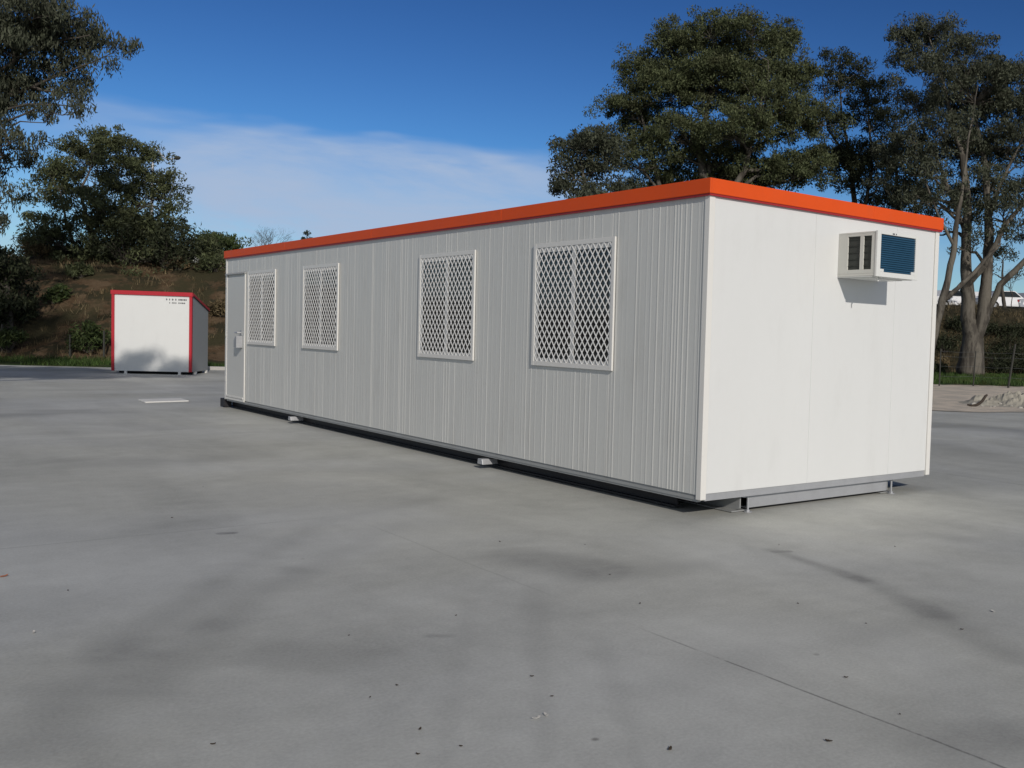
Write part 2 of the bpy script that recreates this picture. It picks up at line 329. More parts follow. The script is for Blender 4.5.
# windows
WZ0,WZ1=.9486+0,2.0913; WZ0+=ZB*0; 
zs=(.9486,2.0913)
wins=[(1.1448,2.3998),(3.5044,4.7528),(7.0353,8.2907),(9.3786,10.6251)]
def window(y0,y1):
    z0,z1=zs[0]+ZB,zs[1]+ZB   # measured from the floor line
    fw=.042
    fr=thing('window',(0,(y0+y1)/2,z0),None,None)
    fr.parent=cab
    b=MB(); X0,X1=-.021,-.003
    b.box((X0,y0,z0),(X1,y0+fw,z1)); b.box((X0,y1-fw,z0),(X1,y1,z1)); b.box((X0+.001,y0+fw,z0),(X1,y1-fw,z0+fw)); b.box((X0+.001,y0+fw,z1-fw),(X1,y1-fw,z1))
    b.build('security_frame',M['white_frame'],fr,bevel=.002)
    # diamond grille of flat expanded-metal strands
    ya,yb,za,zb=y0+fw-.002,y1-fw+.002,z0+fw-.002,z1-fw+.002; dw,dh=.0805,.1015; b=MB(); sl=dh/dw
    for sg in (1,-1):
        kmin=-40; 
        for k in range(-45,46):
            # line z = zc + sg*sl*(y-ya) + k*dh
            pts=[]
            for yy in (ya,yb):
                zz=za+sg*sl*(yy-ya)+k*dh
                if za<=zz<=zb: pts.append((yy,zz))
            for zz in (za,zb):
                yy=ya+(zz-za-k*dh)/(sg*sl)
                if ya<yy<yb: pts.append((yy,zz))
            if len(pts)<2: continue
            pts.sort(); (a0,c0),(a1,c1)=pts[0],pts[-1]
            if math.hypot(a1-a0,c1-c0)<.03: continue
            t=Vector((0,a1-a0,c1-c0)).normalized(); nn=Vector((0,-t.z,t.y)); hw=.0052
            xo=-.0185 if sg>0 else -.0170; P0=Vector((xo,a0,c0)); P1=Vector((xo,a1,c1)); tw=Vector((0,0,0))
            q=[P0-nn*hw+tw,P0+nn*hw-tw,P0+nn*hw-tw+Vector((.0032,0,0)),P0-nn*hw+tw+Vector((.0032,0,0))]
            b.prism(q,P1-P0)
    b.build('security_mesh',M['mesh_white'],fr)
    # sliding sash: outer frame, mullion, panes, reveal
    X0,X1=-.014,-.0035; b=MB(); f2=.05; ym=(y0+y1)/2-.02
    b.box((X0,y0+fw,z0+fw),(X1,y0+fw+.02,z1-fw)); b.box((X0,y1-fw-.05,z0+fw),(X1,y1-fw,z1-fw)); b.box((X0+.001,y0+fw+.02,z0+fw),(X1,y1-fw-.05,z0+fw+.03)); b.box((X0+.001,y0+fw+.02,z1-fw-.045),(X1,y1-fw-.05,z1-fw)); b.box((X0-.002,ym-.03,z0+fw+.0305),(X1,ym+.02,z1-fw-.0455))
    b.build('sash',M['sash'],fr)
    b=MB(); b.box((-.0085,y0+fw+.0205,z0+fw+.031),(-.006,ym-.031,z1-fw-.046)); b.build('pane',M['glass'],fr)
    b=MB(); b.box((-.0105,ym+.021,z0+fw+.031),(-.008,y1-fw-.051,z1-fw-.046)); b.build('pane',M['glass'],fr)
    return fr
ZZ=zs
zs=(zs[0]+0,zs[1]+0)
for w_ in wins: window(*w_)
# door
dz0,dz1=.20,2.17
door=thing('door',(0,11.2,dz0),None,None); door.parent=cab
b=MB(); b.box((-.010,10.80,dz0),(-.002,11.66,dz1)).build('door_leaf',M['door'],door,bevel=.002)
b=MB(); b.box((-.016,10.755,dz0-.04),(-.002,10.797,dz1+.04)); b.box((-.016,11.663,dz0-.04),(-.002,11.705,dz1+.04)); b.box((-.015,10.797,dz0-.04),(-.002,11.663,dz0-.003)); b.build('door_frame',M['trim'],door,bevel=.002)
b=MB(); b.prism([(-.002,10.74,dz1+.072),(-.035,10.74,dz1+.05),(-.035,10.74,dz1+.042),(-.002,10.74,dz1+.042)],(0,.98,0)); b.build('drip_head',M['channel'],door)
b=MB(); b.box((-.022,10.81,dz0+.004),(-.011,11.65,dz0+.03)); b.build('kick_strip',M['trim'],door)
b=MB(); b.prism([(-.012,10.86,1.03),(-.012,11.0,1.03),(-.012,11.0,1.15),(-.012,10.93,1.20),(-.012,10.86,1.22)],(-.095,0,0)); b.build('lock_box',M['galv'],door,bevel=.003)
b=MB(); b.tube([(-.012,10.93,1.27),(-.065,10.93,1.27),(-.07,11.05,1.27)],.013,8); b.box((-.016,10.90,1.23),(-.011,10.97,1.31)); b.build('door_handle',M['galv'],door,smooth=False)
for z in (.45,2.0,1.2): MB().tube([(-.018,11.70,z),(-.018,11.70,z+.09)],.008,8).build('hinge',M['channel'],door)
# chassis
for x in (.13,W-.26):
    b=MB(); b.box((x,.45,.015),(x+.07,11.90,.030)); b.box((x+.028,.45,.0302),(x+.042,11.90,.105)); b.box((x,.45,.1052),(x+.07,11.90,.1235)); b.build('chassis_rail',M['steel_dark'],cab)
for x in (.50,W-.56):
    b=MB(); b.prism([(x,.07,.122),(x,.07,.03),(x,.12,.014),(x,1.2,.014),(x,1.2,.122)],(.012,0,0)); b.box((x-.09,.07,.006),(x+.10,.9,.0138)); b.box((x-.04,.085,.1225),(x+.06,1.2,.1315)); b.build('skid_end',M['channel'],cab)
b=MB(); b.box((.575,.06,.028),(W-.575,.068,.118)); b.box((.575,.0682,.028),(W-.575,.13,.036)); b.box((.575,.0682,.110),(W-.575,.13,.118)); b.build('cross_channel',M['galv'],cab,bevel=.002)
b=MB(); b.box((.52,.045,.1185),(W-.5,.2,.131)).build('end_plate',M['galv'],cab)
for x in (.555,W-.545):
    b=MB(); b.tube([(x,.03,.008),(x,.03,.12)],.009,8); b.tube([(x,.03,.0015),(x,.03,.009)],.034,14); b.tube([(x,.03,.009),(x,.03,.02)],.018,6); b.build('levelling_foot',M['galv'],cab)
for y in (.9,3.25,5.95,8.62,11.2):
    b=MB(); b.box((.175,y-.05,.02),(W-.175,y+.05,.0995)); b.build('cross_bearer',M['steel_dark'],cab)
    if y in (3.25,8.62):
        b=MB(); b.prism([(-.055,y-.055,.05),(-.055,y+.055,.05),(-.055,y+.045,.105),(-.055,y-.035,.105)],(.18,0,0)); b.build('bearer_end_plate',M['galv'],cab,bevel=.003)
    for x in (.24,.98,1.9,2.7):
        b=MB(); b.tube([(x,y,.0015),(x,y,.0195)],.04,10); b.build('packer',M['black'],cab)
MB().box((.0,11.80,.012),(.12,12.02,.15)).build('tow_bracket',M['steel_dark'],cab)
# air conditioner (built into the end wall: a part with sub-parts)
ac=thing('air_conditioner',(1.53,0,1.96),None,None); ac.parent=cab
ac['label']='beige window air conditioner with blue louvred front'
x0,x1,yf,z0,z1=1.532,2.096,-.413,1.962,2.333
b=MB(); b.box((x0,yf+.02,z0),(x1,.003,z0+.02)); b.box((x0,yf+.02,z1-.014),(x1,.003,z1)); b.box((x1-.012,yf+.02,z0+.0205),(x1,.003,z1-.0145))
# near side face with two vent holes
sy=[yf+.02,-.348,-.266,-.228,-.100,.003]; za,zb=z0+.055,z1-.035
b.box((x0,sy[0],z0+.0205),(x0+.012,sy[1],z1-.0145)); b.box((x0,sy[2],za),(x0+.012,sy[3],zb)); b.box((x0,sy[4],z0+.0205),(x0+.012,sy[5],z1-.0145)); b.box((x0,sy[1],z0+.0205),(x0+.012,sy[4],za)); b.box((x0,sy[1],zb),(x0+.012,sy[4],z1-.0145))
b.build('casing',M['ac_beige'],ac,bevel=.002)
b=MB(); b.box((x0+.014,yf+.05,z0+.03),(x0+.20,-.02,z1-.03)); b.build('side_vent',M['vent_dark'],ac)
b=MB()
for (a,c) in ((sy[1],sy[2]),(sy[3],sy[4])):
    for i in range(5): 
        z=za+.03+i*(zb-za-.04)/4.3; b.box((x0+.006,a,z),(x0+.0135,c,z+.004))
b.build('vent_grille',M['vent_dark'],ac)
b=MB(); fz0,fz1=z0+.035,z1-.022; fx0,fx1=x0+.045,x1-.035
b.box((x0-.006,yf,z0-.006),(fx0,yf+.0195,z1+.004)); b.box((fx1,yf,z0-.006),(x1+.008,yf+.0195,z1+.004)); b.box((fx0,yf+.0005,z0-.006),(fx1,yf+.0195,fz0)); b.box((fx0,yf+.0005,fz1),(fx1,yf+.0195,z1+.004))
b.box((fx0+.0,yf+.001,fz0),(fx0+.05,yf+.019,fz0+.025)); b.box((fx1-.05,yf+.001,fz0),(fx1,yf+.019,fz0+.025))
b.build('front_frame',M['ac_white'],ac,bevel=.002)
b=MB()
nsl=17
for i in range(nsl):
    z=fz0+.004+(fz1-fz0-.008)*i/nsl; h=(fz1-fz0-.008)/nsl
    b.prism([(fx0,yf+.004,z),(fx0,yf+.013,z+h*.75),(fx0,yf+.016,z+h*.75),(fx0,yf+.008,z-.002)],(fx1-fx0,0,0))
b.box((fx0,yf+.0172,fz0),(fx1,yf+.0192,fz1)); b.build('louvre_panel',M['ac_blue'],ac)
b=MB(); 
for (a,c,zz,hh) in ((.075,.105,z1-.016,.012),(.120,.132,z1-.016,.012)): 
    b.box((x0+a+.12,yf-.0015,zz),(x0+c+.12,yf-.0002,zz+hh))
b.build('nameplate',M['text'],ac)
b=MB(); b.box((x0-.002,-.36,z0-.007),(x1+.002,.003,z0-.0015)); b.box((x0+.08,-.30,z0-.014),(x1-.06,-.08,z0-.0072)); b.build('drip_tray',M['ac_white'],ac,bevel=.002)
b=MB(); b.tube([(x0+.10,yf+.06,z0-.003),(x0+.10,yf+.06,z0-.04)],.010,8); b.build('drain_spout',M['ac_white'],ac)
b=MB(); b.tube([(x0+.20,-.004,1.745),(x0+.20,-.004,1.705)],.003,6); b.build('screw_hook',M['channel'],ac)
# ------------------------------------------------------------------ small shed far left
th=R(31); fr_=np.array([math.cos(th),-math.sin(th)]); sd_=np.array([math.sin(th),math.cos(th)])
BR=at(191.5,375,1)-CP; BR=(CP+BR*(CP[2]/-BR[2]))[:2]
dep=float(np.dot(np.append(BR,0)-CP,_fw)); print('shed depth',dep,BR)
SW=2.02; SD=1.55; HFZ=2.22; HBZ=1.80
BL=BR-fr_*SW
shed=thing('storage_shed',(BL[0],BL[1],0),'small white storage shed with red trim far off at the left','shed')
def sp(a,b_,z): q=BL+fr_*a+sd_*b_; return (q[0],q[1],z)
def pbox(mb,a0,a1,b0,b1,z0,z1,zb1=None,zb0=None):
    zb1=z1 if zb1 is None else zb1; zb0=z0 if zb0 is None else zb0
    vs=[sp(a0,b0,z0),sp(a1,b0,z0),sp(a1,b1,zb0),sp(a0,b1,zb0),sp(a0,b0,z1),sp(a1,b0,z1),sp(a1,b1,zb1),sp(a0,b1,zb1)]
    return mb.add(vs,[(0,3,2,1),(4,5,6,7),(0,1,5,4),(1,2,6,5),(2,3,7,6),(3,0,4,7)])
zf=.075
b=MB(); pbox(b,.07,SW-.07,0.01,.05,zf,HFZ-.1); b.build('front_wall',M['shed_white'],shed)
b=MB(); pbox(b,SW-.05,SW-.01,.07,SD,zf,HFZ-.082,HBZ-.038); pbox(b,.01,.05,.07,SD,zf,HFZ-.082,HBZ-.038); pbox(b,.051,SW-.051,SD-.04,SD-.001,zf,HBZ-.06); b.build('side_wall',M['shed_grey'],shed)
b=MB(); pbox(b,0,.068,-.015,.065,zf,HFZ-.1); b.build('corner_trim',M['red'],shed); b=MB(); pbox(b,SW-.068,SW,-.015,.065,zf,HFZ-.1); b.build('corner_trim',M['red'],shed)
b=MB(); pbox(b,-.02,SW+.02,-.03,.06,HFZ-.098,HFZ+.01); b.build('roof_fascia',M['red'],shed)
b=MB(); pbox(b,-.02,SW+.02,.062,SD+.02,HFZ-.075,HFZ-.02,HBZ+.02,HBZ-.035); 
o_=b.build('roof',M['steel_dark'],shed)
b=MB(); pbox(b,SW+.0205,SW+.028,.062,SD+.02,HFZ-.075,HFZ-.012,HBZ+.028,HBZ-.035); b.build('roof_edge',M['fascia_lip'],shed)
for a in (.32,1.68):
    b=MB(); pbox(b,a,a+.06,.0,.06,.001,zf-.001); pbox(b,a-.02,a+.08,-.02,.08,.0,.008); b.build('foot',M['trim'],shed)
for bb in (.35,1.4):
    b=MB(); pbox(b,SW-.06,SW-.0,bb,bb+.14,.001,zf-.002); b.build('foot',M['trim'],shed)
b=MB(); pbox(b,.05,SW-.08,.4,.5,.01,zf-.004); pbox(b,.05,SW-.08,1.2,1.3,.01,zf-.004); b.build('floor_bearer',M['steel_dark'],shed)
# two short lines of small dark lettering, too far to spell
b=MB(); random.seed(5)
for (a0,a1,z,h) in ((1.36,1.88,HFZ-.215,.045),(1.44,1.84,HFZ-.30,.035)):
    a=a0
    while a<a1:
        w=random.uniform(.014,.034); pbox(b,a,a+w,.004,.0085,z,z+h); pbox(b,a+w*.3,a+w*1.2,.004,.0083,z+h*.4,z+h*.6); a+=w+random.choice([.012,.014,.05])
b.build('lettering',M['text'],shed)
# ------------------------------------------------------------------ trees
def leaf_mesh(cs,n_per,rc,ln,wd,rng,droop=.5,flat=.75):
    "leaf-sized quads round each cluster centre; returns numpy verts (4 per leaf)"
    cs=np.asarray(cs,float); K=len(cs); N=K*n_per
    rcs=np.repeat(rc*rng.uniform(.6,1.35,K),n_per)[:,None]
    d=rng.normal(0,1,(N,3)); d/=np.linalg.norm(d,axis=1)[:,None]; rad=rng.uniform(0,1,(N,1))**.45
    off=d*rad*rcs; off[:,2]*=flat
    c=np.repeat(cs,n_per,axis=0)+off
    a=rng.normal(0,1,(N,3)); a[:,2]-=droop*2; a/=np.linalg.norm(a,axis=1)[:,None]
    q=rng.normal(0,1,(N,3)); bb=np.cross(a,q); bb/=np.linalg.norm(bb,axis=1)[:,None]
    l=ln*rng.uniform(.55,1.3,(N,1)); w=wd*rng.uniform(.6,1.3,(N,1))
    v=np.stack([c-a*l*.5,c+bb*w*.5+a*l*.05,c+a*l*.5,c-bb*w*.5+a*l*.05],1).reshape(-1,3)
    return v
def quads_obj(name,v,mat,parent,loc):
    n=len(v)//4; me=bpy.data.meshes.new(name); me.vertices.add(len(v)); me.loops.add(len(v)); me.polygons.add(n)
    me.vertices.foreach_set('co',(v-np.array(loc)).astype(np.float32).ravel()); me.loops.foreach_set('vertex_index',np.arange(len(v),dtype=np.int32))
    me.polygons.foreach_set('loop_start',np.arange(0,len(v),4,dtype=np.int32)); me.polygons.foreach_set('loop_total',np.full(n,4,dtype=np.int32))
    me.update(calc_edges=True); me.materials.append(mat)
    o=bpy.data.objects.new(name,me); COL.objects.link(o)
    if parent is not None: o.parent=parent
    return o
def wiggle(p0,p1,n,amp,rng,sag=0.):
    p0=np.asarray(p0,float); p1=np.asarray(p1,float); L_=np.linalg.norm(p1-p0); out=[p0]; w=np.zeros(3)
    for i in range(1,n):
        t=i/n; w=w*.6+rng.normal(0,1,3)*amp*L_; out.append(p0+(p1-p0)*t+w*math.sin(math.pi*t)+np.array([0,0,sag*L_*math.sin(math.pi*t)]))
    out.append(p1); return out
def tree(name,label,cat,base,stems,lobes,leafm,barkm,group=None,ncl=67,nl=55,rc=.55,ln=.26,wd=.075,limb_r=.10,seed=1,twigs=True,droop=.5,shell=.45,flat=.75):
    """stems: list of [(point,radius),...]; lobes: (centre, rx(horizontal), rz, weight)"""
    rng=np.random.default_rng(seed); t=thing(name,base,label,cat,group)
    b=MB(); nodes=[]
    for st in stems:
        P=[np.asarray(q[0],float) for q in st]; r=[q[1] for q in st]; pts=[];rs=[]
        for i in range(len(P)-1):
            seg=wiggle(P[i],P[i+1],5,.012,rng); 
            for k in range(5): pts.append(seg[k]); rs.append(r[i]+(r[i+1]-r[i])*k/5)
        pts.append(P[-1]); rs.append(r[-1]); rs=[x*rng.uniform(.94,1.06) for x in rs]; 
        b.tube(pts,rs,9); nodes+=[(p_,q_) for p_,q_ in zip(pts,rs)]
    cl=[]
    for lb in lobes:
        c,rx,rz=np.asarray(lb[0],float),lb[1],lb[2]; wt=lb[3] if len(lb)>3 else 1.
        # limb from best stem node (below the lobe)
        best=min(nodes,key=lambda q:np.linalg.norm(q[0]-c)+max(0,q[0][2]-(c[2]-rz*.5))*2.+(1.5 if q[0][2]<base[2]+1.5 else 0))
        lr=min(best[1]*.75,limb_r); path=wiggle(best[0],c-np.array([0,0,rz*.2]),7,.05,rng,.04)
        b.tube(path,[lr*(1-.65*i/7) for i in range(8)],6); sub=[(p_,lr*(1-.65*i/7)) for i,p_ in enumerate(path)][2:]
        n=max(3,int(ncl*wt*(rx*rx*.5+rx*rz*.5)/4))
        for i in range(n):
            d=rng.normal(0,1,3); d/=np.linalg.norm(d); 
            if d[2]<-.35: d[2]*=-.6
            rr=rng.uniform(shell,1.02)**.8
            q=c+d*np.array([rx,rx,rz])*rr*(1+.16*rng.normal()); cl.append(q)
            if twigs and i%2==0:
                s0=min(sub,key=lambda u:np.linalg.norm(u[0]-q)); pp=wiggle(s0[0],q,3,.06,rng,.03); b.tube(pp,[s0[1]*.45+.008,s0[1]*.3+.006,.012,.006],4,False)
    b.build('trunk',barkm,t,smooth=True)
    v=leaf_mesh(cl,nl,rc,ln,wd,rng,droop,flat); quads_obj('crown',v,leafm,t,base)
    return t,len(cl)*nl
def onground(px,depth):
    d=at(px,345,1)-CP; d=d/np.dot(d,_fw); q=CP+d*depth; return np.array([q[0],q[1],ground_z(q[0],q[1])])
def LB(l,depth,dj=1.0,seed=0):
    "lobes listed as seen (x, y, radius, height radius) become world lobes spread in depth round the trunk"
    rng=np.random.default_rng(seed+100); out=[]
    for q in l:
        dd=depth+rng.uniform(-1,1)*dj if len(q)<6 else depth+q[5]
        out.append((at(q[0],q[1],dd),q[2]*dd/FPX,q[3]*dd/FPX,q[4] if len(q)>4 else 1.))
    return out
tot=0
def ST(depth,*pts):
    return [(at(x,y,depth+(dd if True else 0)),r) for x,y,r,dd in pts]
# right-hand group of tall gum trees ------------------------------------------------
Dp=50.; bs=onground(715,Dp)
l=[(772,52,26,20),(640,165,26,22,.7),(735,60,30,26,.8),(690,95,52,46,.8),(760,110,50,46,.8),(650,135,40,34,.8),(715,165,60,30,.8),(790,175,40,30,.8),(660,195,46,20,.8),(820,120,22,26,.7),(640,78,30,28),(672,48,32,26),(712,34,32,24),(752,32,30,22),(785,42,22,18),(625,112,30,24),(668,95,40,32),(718,82,42,34),(765,85,42,34),(800,78,24,24),(640,150,32,22,.55),(690,140,42,30),(742,135,44,32),(790,130,34,32),(665,178,32,18,.6),(720,182,40,22),(775,180,40,22),(815,165,22,24),(700,60,40,30),(690,215,40,20,.7),(760,220,50,20,.7)]
t,n=tree('gum_tree','broad domed gum tree, widest crown, behind the orange roof corner','tree',bs,
  [[(bs,.42),(at(712,300,Dp),.36),(at(705,220,Dp),.30),(at(700,150,Dp),.16),(at(715,70,Dp),.05)],[(at(706,230,Dp),.22),(at(745,170,Dp-.5),.16),(at(765,90,Dp-1),.05)],[(at(708,250,Dp),.2),(at(660,190,Dp+.5),.14),(at(640,110,Dp),.05)]],
  LB(l,Dp,2.2,1),M['leaf'],M['bark'],'tall gum trees behind the portable building',ncl=85,nl=115,rc=.46,ln=.17,wd=.058,seed=21,limb_r=.13); tot+=n
Dp=47.; bs=onground(590,Dp)
l=[(590,143,24,18),(605,160,26,30,.9),(578,150,24,20),(562,168,14,16),(590,172,26,18),(600,140,14,14),(612,165,16,20,.7),(575,190,30,16),(620,190,24,14,.6),(600,205,34,14)]
t,n=tree('gum_tree','small rounded gum tree at the left foot of the broad domed gum','tree',bs,
  [[(bs,.22),(at(592,260,Dp),.18),(at(586,200,Dp),.12),(at(580,160,Dp),.04)]],LB(l,Dp,1.2,2),M['leaf_grey'],M['bark'],'tall gum trees behind the portable building',ncl=102,nl=55,rc=.5,ln=.21,wd=.068,seed=22,limb_r=.08); tot+=n
Dp=54.; bs=onground(862,Dp)
l=[(828,78,14,18,.8),(826,130,24,30,.8),(835,170,34,26,.8),(885,100,16,20,.6),(850,85,26,20,.7),(865,110,26,26,.7),(845,165,34,26,.8),(870,175,30,24,.8),(838,62,18,13,.9),(820,58,12,8,.6),(858,70,14,12),(830,95,18,16,.5),(868,95,22,20,.9),(878,120,18,18,.8),(845,125,20,18,.6),(862,150,24,16,.7),(835,160,20,20,.7),(850,185,26,14,.8),(885,160,18,20,.7),(880,190,20,14,.6)]
t,n=tree('gum_tree','thin open gum tree with sky gaps between the broad domed and the tallest gum','tree',bs,
  [[(bs,.24),(at(860,290,Dp),.2),(at(856,210,Dp),.15),(at(848,150,Dp),.09),(at(838,80,Dp),.03)],[(at(856,230,Dp),.12),(at(872,170,Dp),.09),(at(868,105,Dp),.03)],[(at(850,160,Dp),.08),(at(828,130,Dp),.05),(at(822,70,Dp),.02)]],
  LB(l,Dp,1.5,3),M['leaf_dark'],M['bark'],'tall gum trees behind the portable building',ncl=72,nl=70,rc=.45,ln=.2,wd=.06,seed=23,limb_r=.07); tot+=n
Dp=48.; bs=onground(971,Dp)
l=[(950,200,32,26,.6),(975,212,28,24,.6),(1003,212,32,24,.7),(960,245,18,20,.3),(985,240,16,20,.3),(1018,232,14,14,.35),(940,232,12,16,.3),(1040,240,20,30,.5),(890,190,26,26,.6),(905,165,34,34,.7),(935,205,36,22,.55),(1005,190,36,22,.55),(970,150,44,26,.7),(925,50,34,30,.8),(975,95,50,40,.8),(1010,120,40,44,.8),(945,130,36,34,.7),(925,165,34,30,.55),(990,165,40,26,.6),(905,38,20,18),(930,32,24,18),(955,50,26,22),(900,62,18,18),(925,70,28,24),(960,80,30,24),(990,68,22,18),(1005,80,26,22),(1025,75,24,22),(892,85,10,12,.5),(905,105,20,18,.8),(940,110,30,24),(980,110,30,24),(1020,115,30,28),(915,140,26,18,.7),(955,145,26,20,.75),(1000,145,28,22),(1030,160,24,26),(900,170,22,18,.6),(935,172,20,16,.45),(985,178,24,16,.55),(1015,195,22,18,.8),(910,200,22,14,.55),(990,42,8,6,.6),(1060,110,36,40),(1060,180,30,36)]
stem=[[(bs,.70),(at(972,352,Dp),.56),(at(973,335,Dp),.50),(at(968,318,Dp),.36),(at(966,270,Dp),.28),(at(968,215,Dp),.21),(at(963,160,Dp),.17),(at(945,90,Dp),.07),(at(930,40,Dp),.03)],
  [(at(974,345,Dp-.1),.30),(at(983,318,Dp-.2),.32),(at(988,262,Dp-.2),.25),(at(988,205,Dp-.3),.18),(at(982,150,Dp-.2),.12),(at(965,80,Dp),.04)],
  [(at(986,318,Dp-.1),.15),(at(1000,285,Dp-.5),.16),(at(1024,262,Dp-1),.14),(at(1060,215,Dp-1),.08)],
  [(at(962,292,Dp),.15),(at(985,265,Dp-.8),.15),(at(1005,225,Dp-1),.12),(at(1035,190,Dp-1),.07)],
  [(at(987,225,Dp-.3),.12),(at(1000,185,Dp-.6),.09),(at(1030,120,Dp-.8),.04)],
  [(at(966,235,Dp),.12),(at(945,180,Dp+.3),.09),(at(915,110,Dp+.5),.03)]]
t,n=tree('gum_tree','tallest gum tree with a thick pale forked trunk at the right edge','tree',bs,stem,LB(l,Dp,2.2,4),M['leaf_grey'],M['bark'],'tall gum trees behind the portable building',ncl=75,nl=90,rc=.46,ln=.19,wd=.055,seed=24,limb_r=.10); tot+=n
Dp=45.; bs=onground(925,Dp)
stem=[[(bs,.26),(at(930,350,Dp),.22),(at(938,318,Dp),.19),(at(946,288,Dp),.16),(at(954,250,Dp),.14),(at(961,200,Dp),.09),(at(968,140,Dp),.045),(at(978,85,Dp),.015)],
  [(at(944,300,Dp),.13),(at(958,288,Dp),.11),(at(975,272,Dp),.1),(at(1000,245,Dp),.06)],[(at(955,248,Dp),.08),(at(938,215,Dp),.06),(at(925,180,Dp),.03)]]
l=[(925,175,16,12,.6),(962,140,18,14,.5),(975,120,18,14,.5),(1000,235,14,10,.35),(948,190,16,12,.4)]
t,n=tree('gum_tree','slender leaning gum tree with a bare pale stem beside the right end wall','tree',bs,stem,LB(l,Dp,1.,5),M['leaf_grey'],M['bark'],'tall gum trees behind the portable building',ncl=52,nl=44,rc=.5,seed=25,limb_r=.05); tot+=n
Dp=66.; bs=onground(1003,Dp); 
l=[(1003,258,16,14,.8),(990,272,10,8,.6),(1012,240,10,10,.6),(1018,275,10,8,.5)]
t,n=tree('gum_tree','small far gum on top of the bank right of the thick forked trunk','tree',bs,[[(bs,.14),(at(1002,290,Dp),.11),(at(1003,260,Dp),.04)]],LB(l,Dp,1.,6),M['leaf_grey'],M['bark_dark'],'tall gum trees behind the portable building',ncl=67,nl=40,rc=.5,seed=26,limb_r=.05); tot+=n
Dp=56.; bs=onground(905,Dp)
l=[(885,140,24,30,.7),(915,200,30,22,.7),(895,120,18,20,.7),(890,160,22,22,.8),(920,185,22,20,.6),(885,205,30,16,.9),(925,215,20,14,.6)]
t,n=tree('gum_tree','dark narrow gum tree filling the gap above the air conditioner','tree',bs,[[(bs,.2),(at(905,280,Dp),.16),(at(898,200,Dp),.12),(at(893,130,Dp),.04)],[(at(903,250,Dp),.1),(at(925,190,Dp),.04)]],LB(l,Dp,1.,7),M['leaf_dark'],M['bark'],'tall gum trees behind the portable building',ncl=67,nl=80,rc=.5,ln=.2,wd=.06,seed=27,limb_r=.06); tot+=n
# left group ----------------------------------------------------------------
Dp=41.; bs=onground(103,Dp)
l=[(70,152,22,14),(50,172,18,18,.9),(130,148,24,16),(152,160,20,16),(170,190,18,26,.8),(175,215,14,16,.7),(100,140,24,14,.8),(45,190,22,26,.6),(55,275,24,22,.8),(85,305,20,12,.9),(125,303,22,12,.9),(155,296,22,14,.9),(180,285,14,14,.7),(50,295,14,16,.7),(105,175,46,36,.8),(100,215,60,34,.7),(130,235,44,34,.8),(60,240,34,30,.6),(95,265,60,26,.8),(120,295,44,18,.9),(102,150,22,18),(82,160,22,16),(125,165,22,18),(62,178,22,18),(150,178,20,18),(45,200,20,18,.7),(75,195,26,20,.7),(110,190,30,22,.8),(145,200,26,20),(165,195,14,16,.8),(36,225,16,18,.6),(60,228,22,18,.6),(95,230,28,20,.8),(135,228,28,22,.9),(168,222,14,14,.6),(178,228,10,10,.5),(45,250,20,14,.5),(75,262,26,18,.8),(115,262,30,20,.9),(150,258,24,18,.9),(70,288,24,14,.9),(105,292,26,14,.8),(145,285,24,16,.9),(165,275,16,16,.8),(60,245,26,20,.5)]
t,n=tree('gum_tree','rounded gum tree with an open crown rising directly behind the small white shed','tree',bs,
  [[(bs,.24),(at(103,320,Dp),.2),(at(100,285,Dp),.17),(at(92,240,Dp),.12),(at(80,190,Dp),.05),(at(100,150,Dp),.02)],[(at(101,295,Dp),.14),(at(125,250,Dp),.1),(at(135,190,Dp),.03)],[(at(98,275,Dp),.1),(at(72,240,Dp),.07),(at(60,190,Dp),.02)]],
  LB(l,Dp,1.6,8),M['leaf'],M['bark_dark'],'gum trees on the left bank',ncl=84,nl=80,rc=.36,ln=.17,wd=.05,seed=31,limb_r=.07); tot+=n
Dp=31.; bs=onground(-75,Dp)
l=[(20,40,52,44,.8),(10,100,44,40,.8),(55,45,36,26,.8),(2,150,26,34,.7),(70,90,16,14,.6),(-20,30,50,40),(30,15,34,26),(60,20,30,24),(25,50,40,26),(75,38,30,18),(100,45,22,14,.9),(122,45,14,9,.8),(130,58,7,12,.6),(100,65,16,12,.6),(60,70,30,20),(20,85,34,26),(78,92,18,16,.7),(62,112,22,16,.6),(80,105,10,12,.4),(45,120,16,14,.45),(-10,110,34,36),(10,140,16,18,.7),(38,148,8,10,.35),(0,175,16,20,.6),(35,160,6,12,.3),(4,200,12,18,.8),(2,225,10,16,.8),(-30,170,30,40),(-20,230,26,30),(24,165,5,9,.3)]
t,n=tree('gum_tree','big overhanging gum tree with drooping leaf sprays in the upper left corner','tree',bs,
  [[(bs,.42),(at(-70,250,Dp),.34),(at(-50,150,Dp),.26),(at(-20,80,Dp),.14),(at(10,20,Dp),.05)],[(at(-45,140,Dp),.10),(at(10,95,Dp+.5),.06),(at(60,75,Dp+.5),.035),(at(115,52,Dp),.012)],[(at(-20,85,Dp),.07),(at(30,50,Dp+.5),.045),(at(90,35,Dp),.015)]],
  LB(l,Dp,1.4,9),M['leaf_grey'],M['bark_dark'],'gum trees on the left bank',ncl=150,nl=56,rc=.30,ln=.19,wd=.042,seed=32,limb_r=.04,droop=1.1,flat=1.0); tot+=n
Dp=34.; bs=onground(8,Dp)
l=[(5,262,16,12),(22,275,14,14),(0,290,26,20),(15,308,20,16),(-20,270,30,30),(0,335,16,18,.9),(-25,320,30,30)]
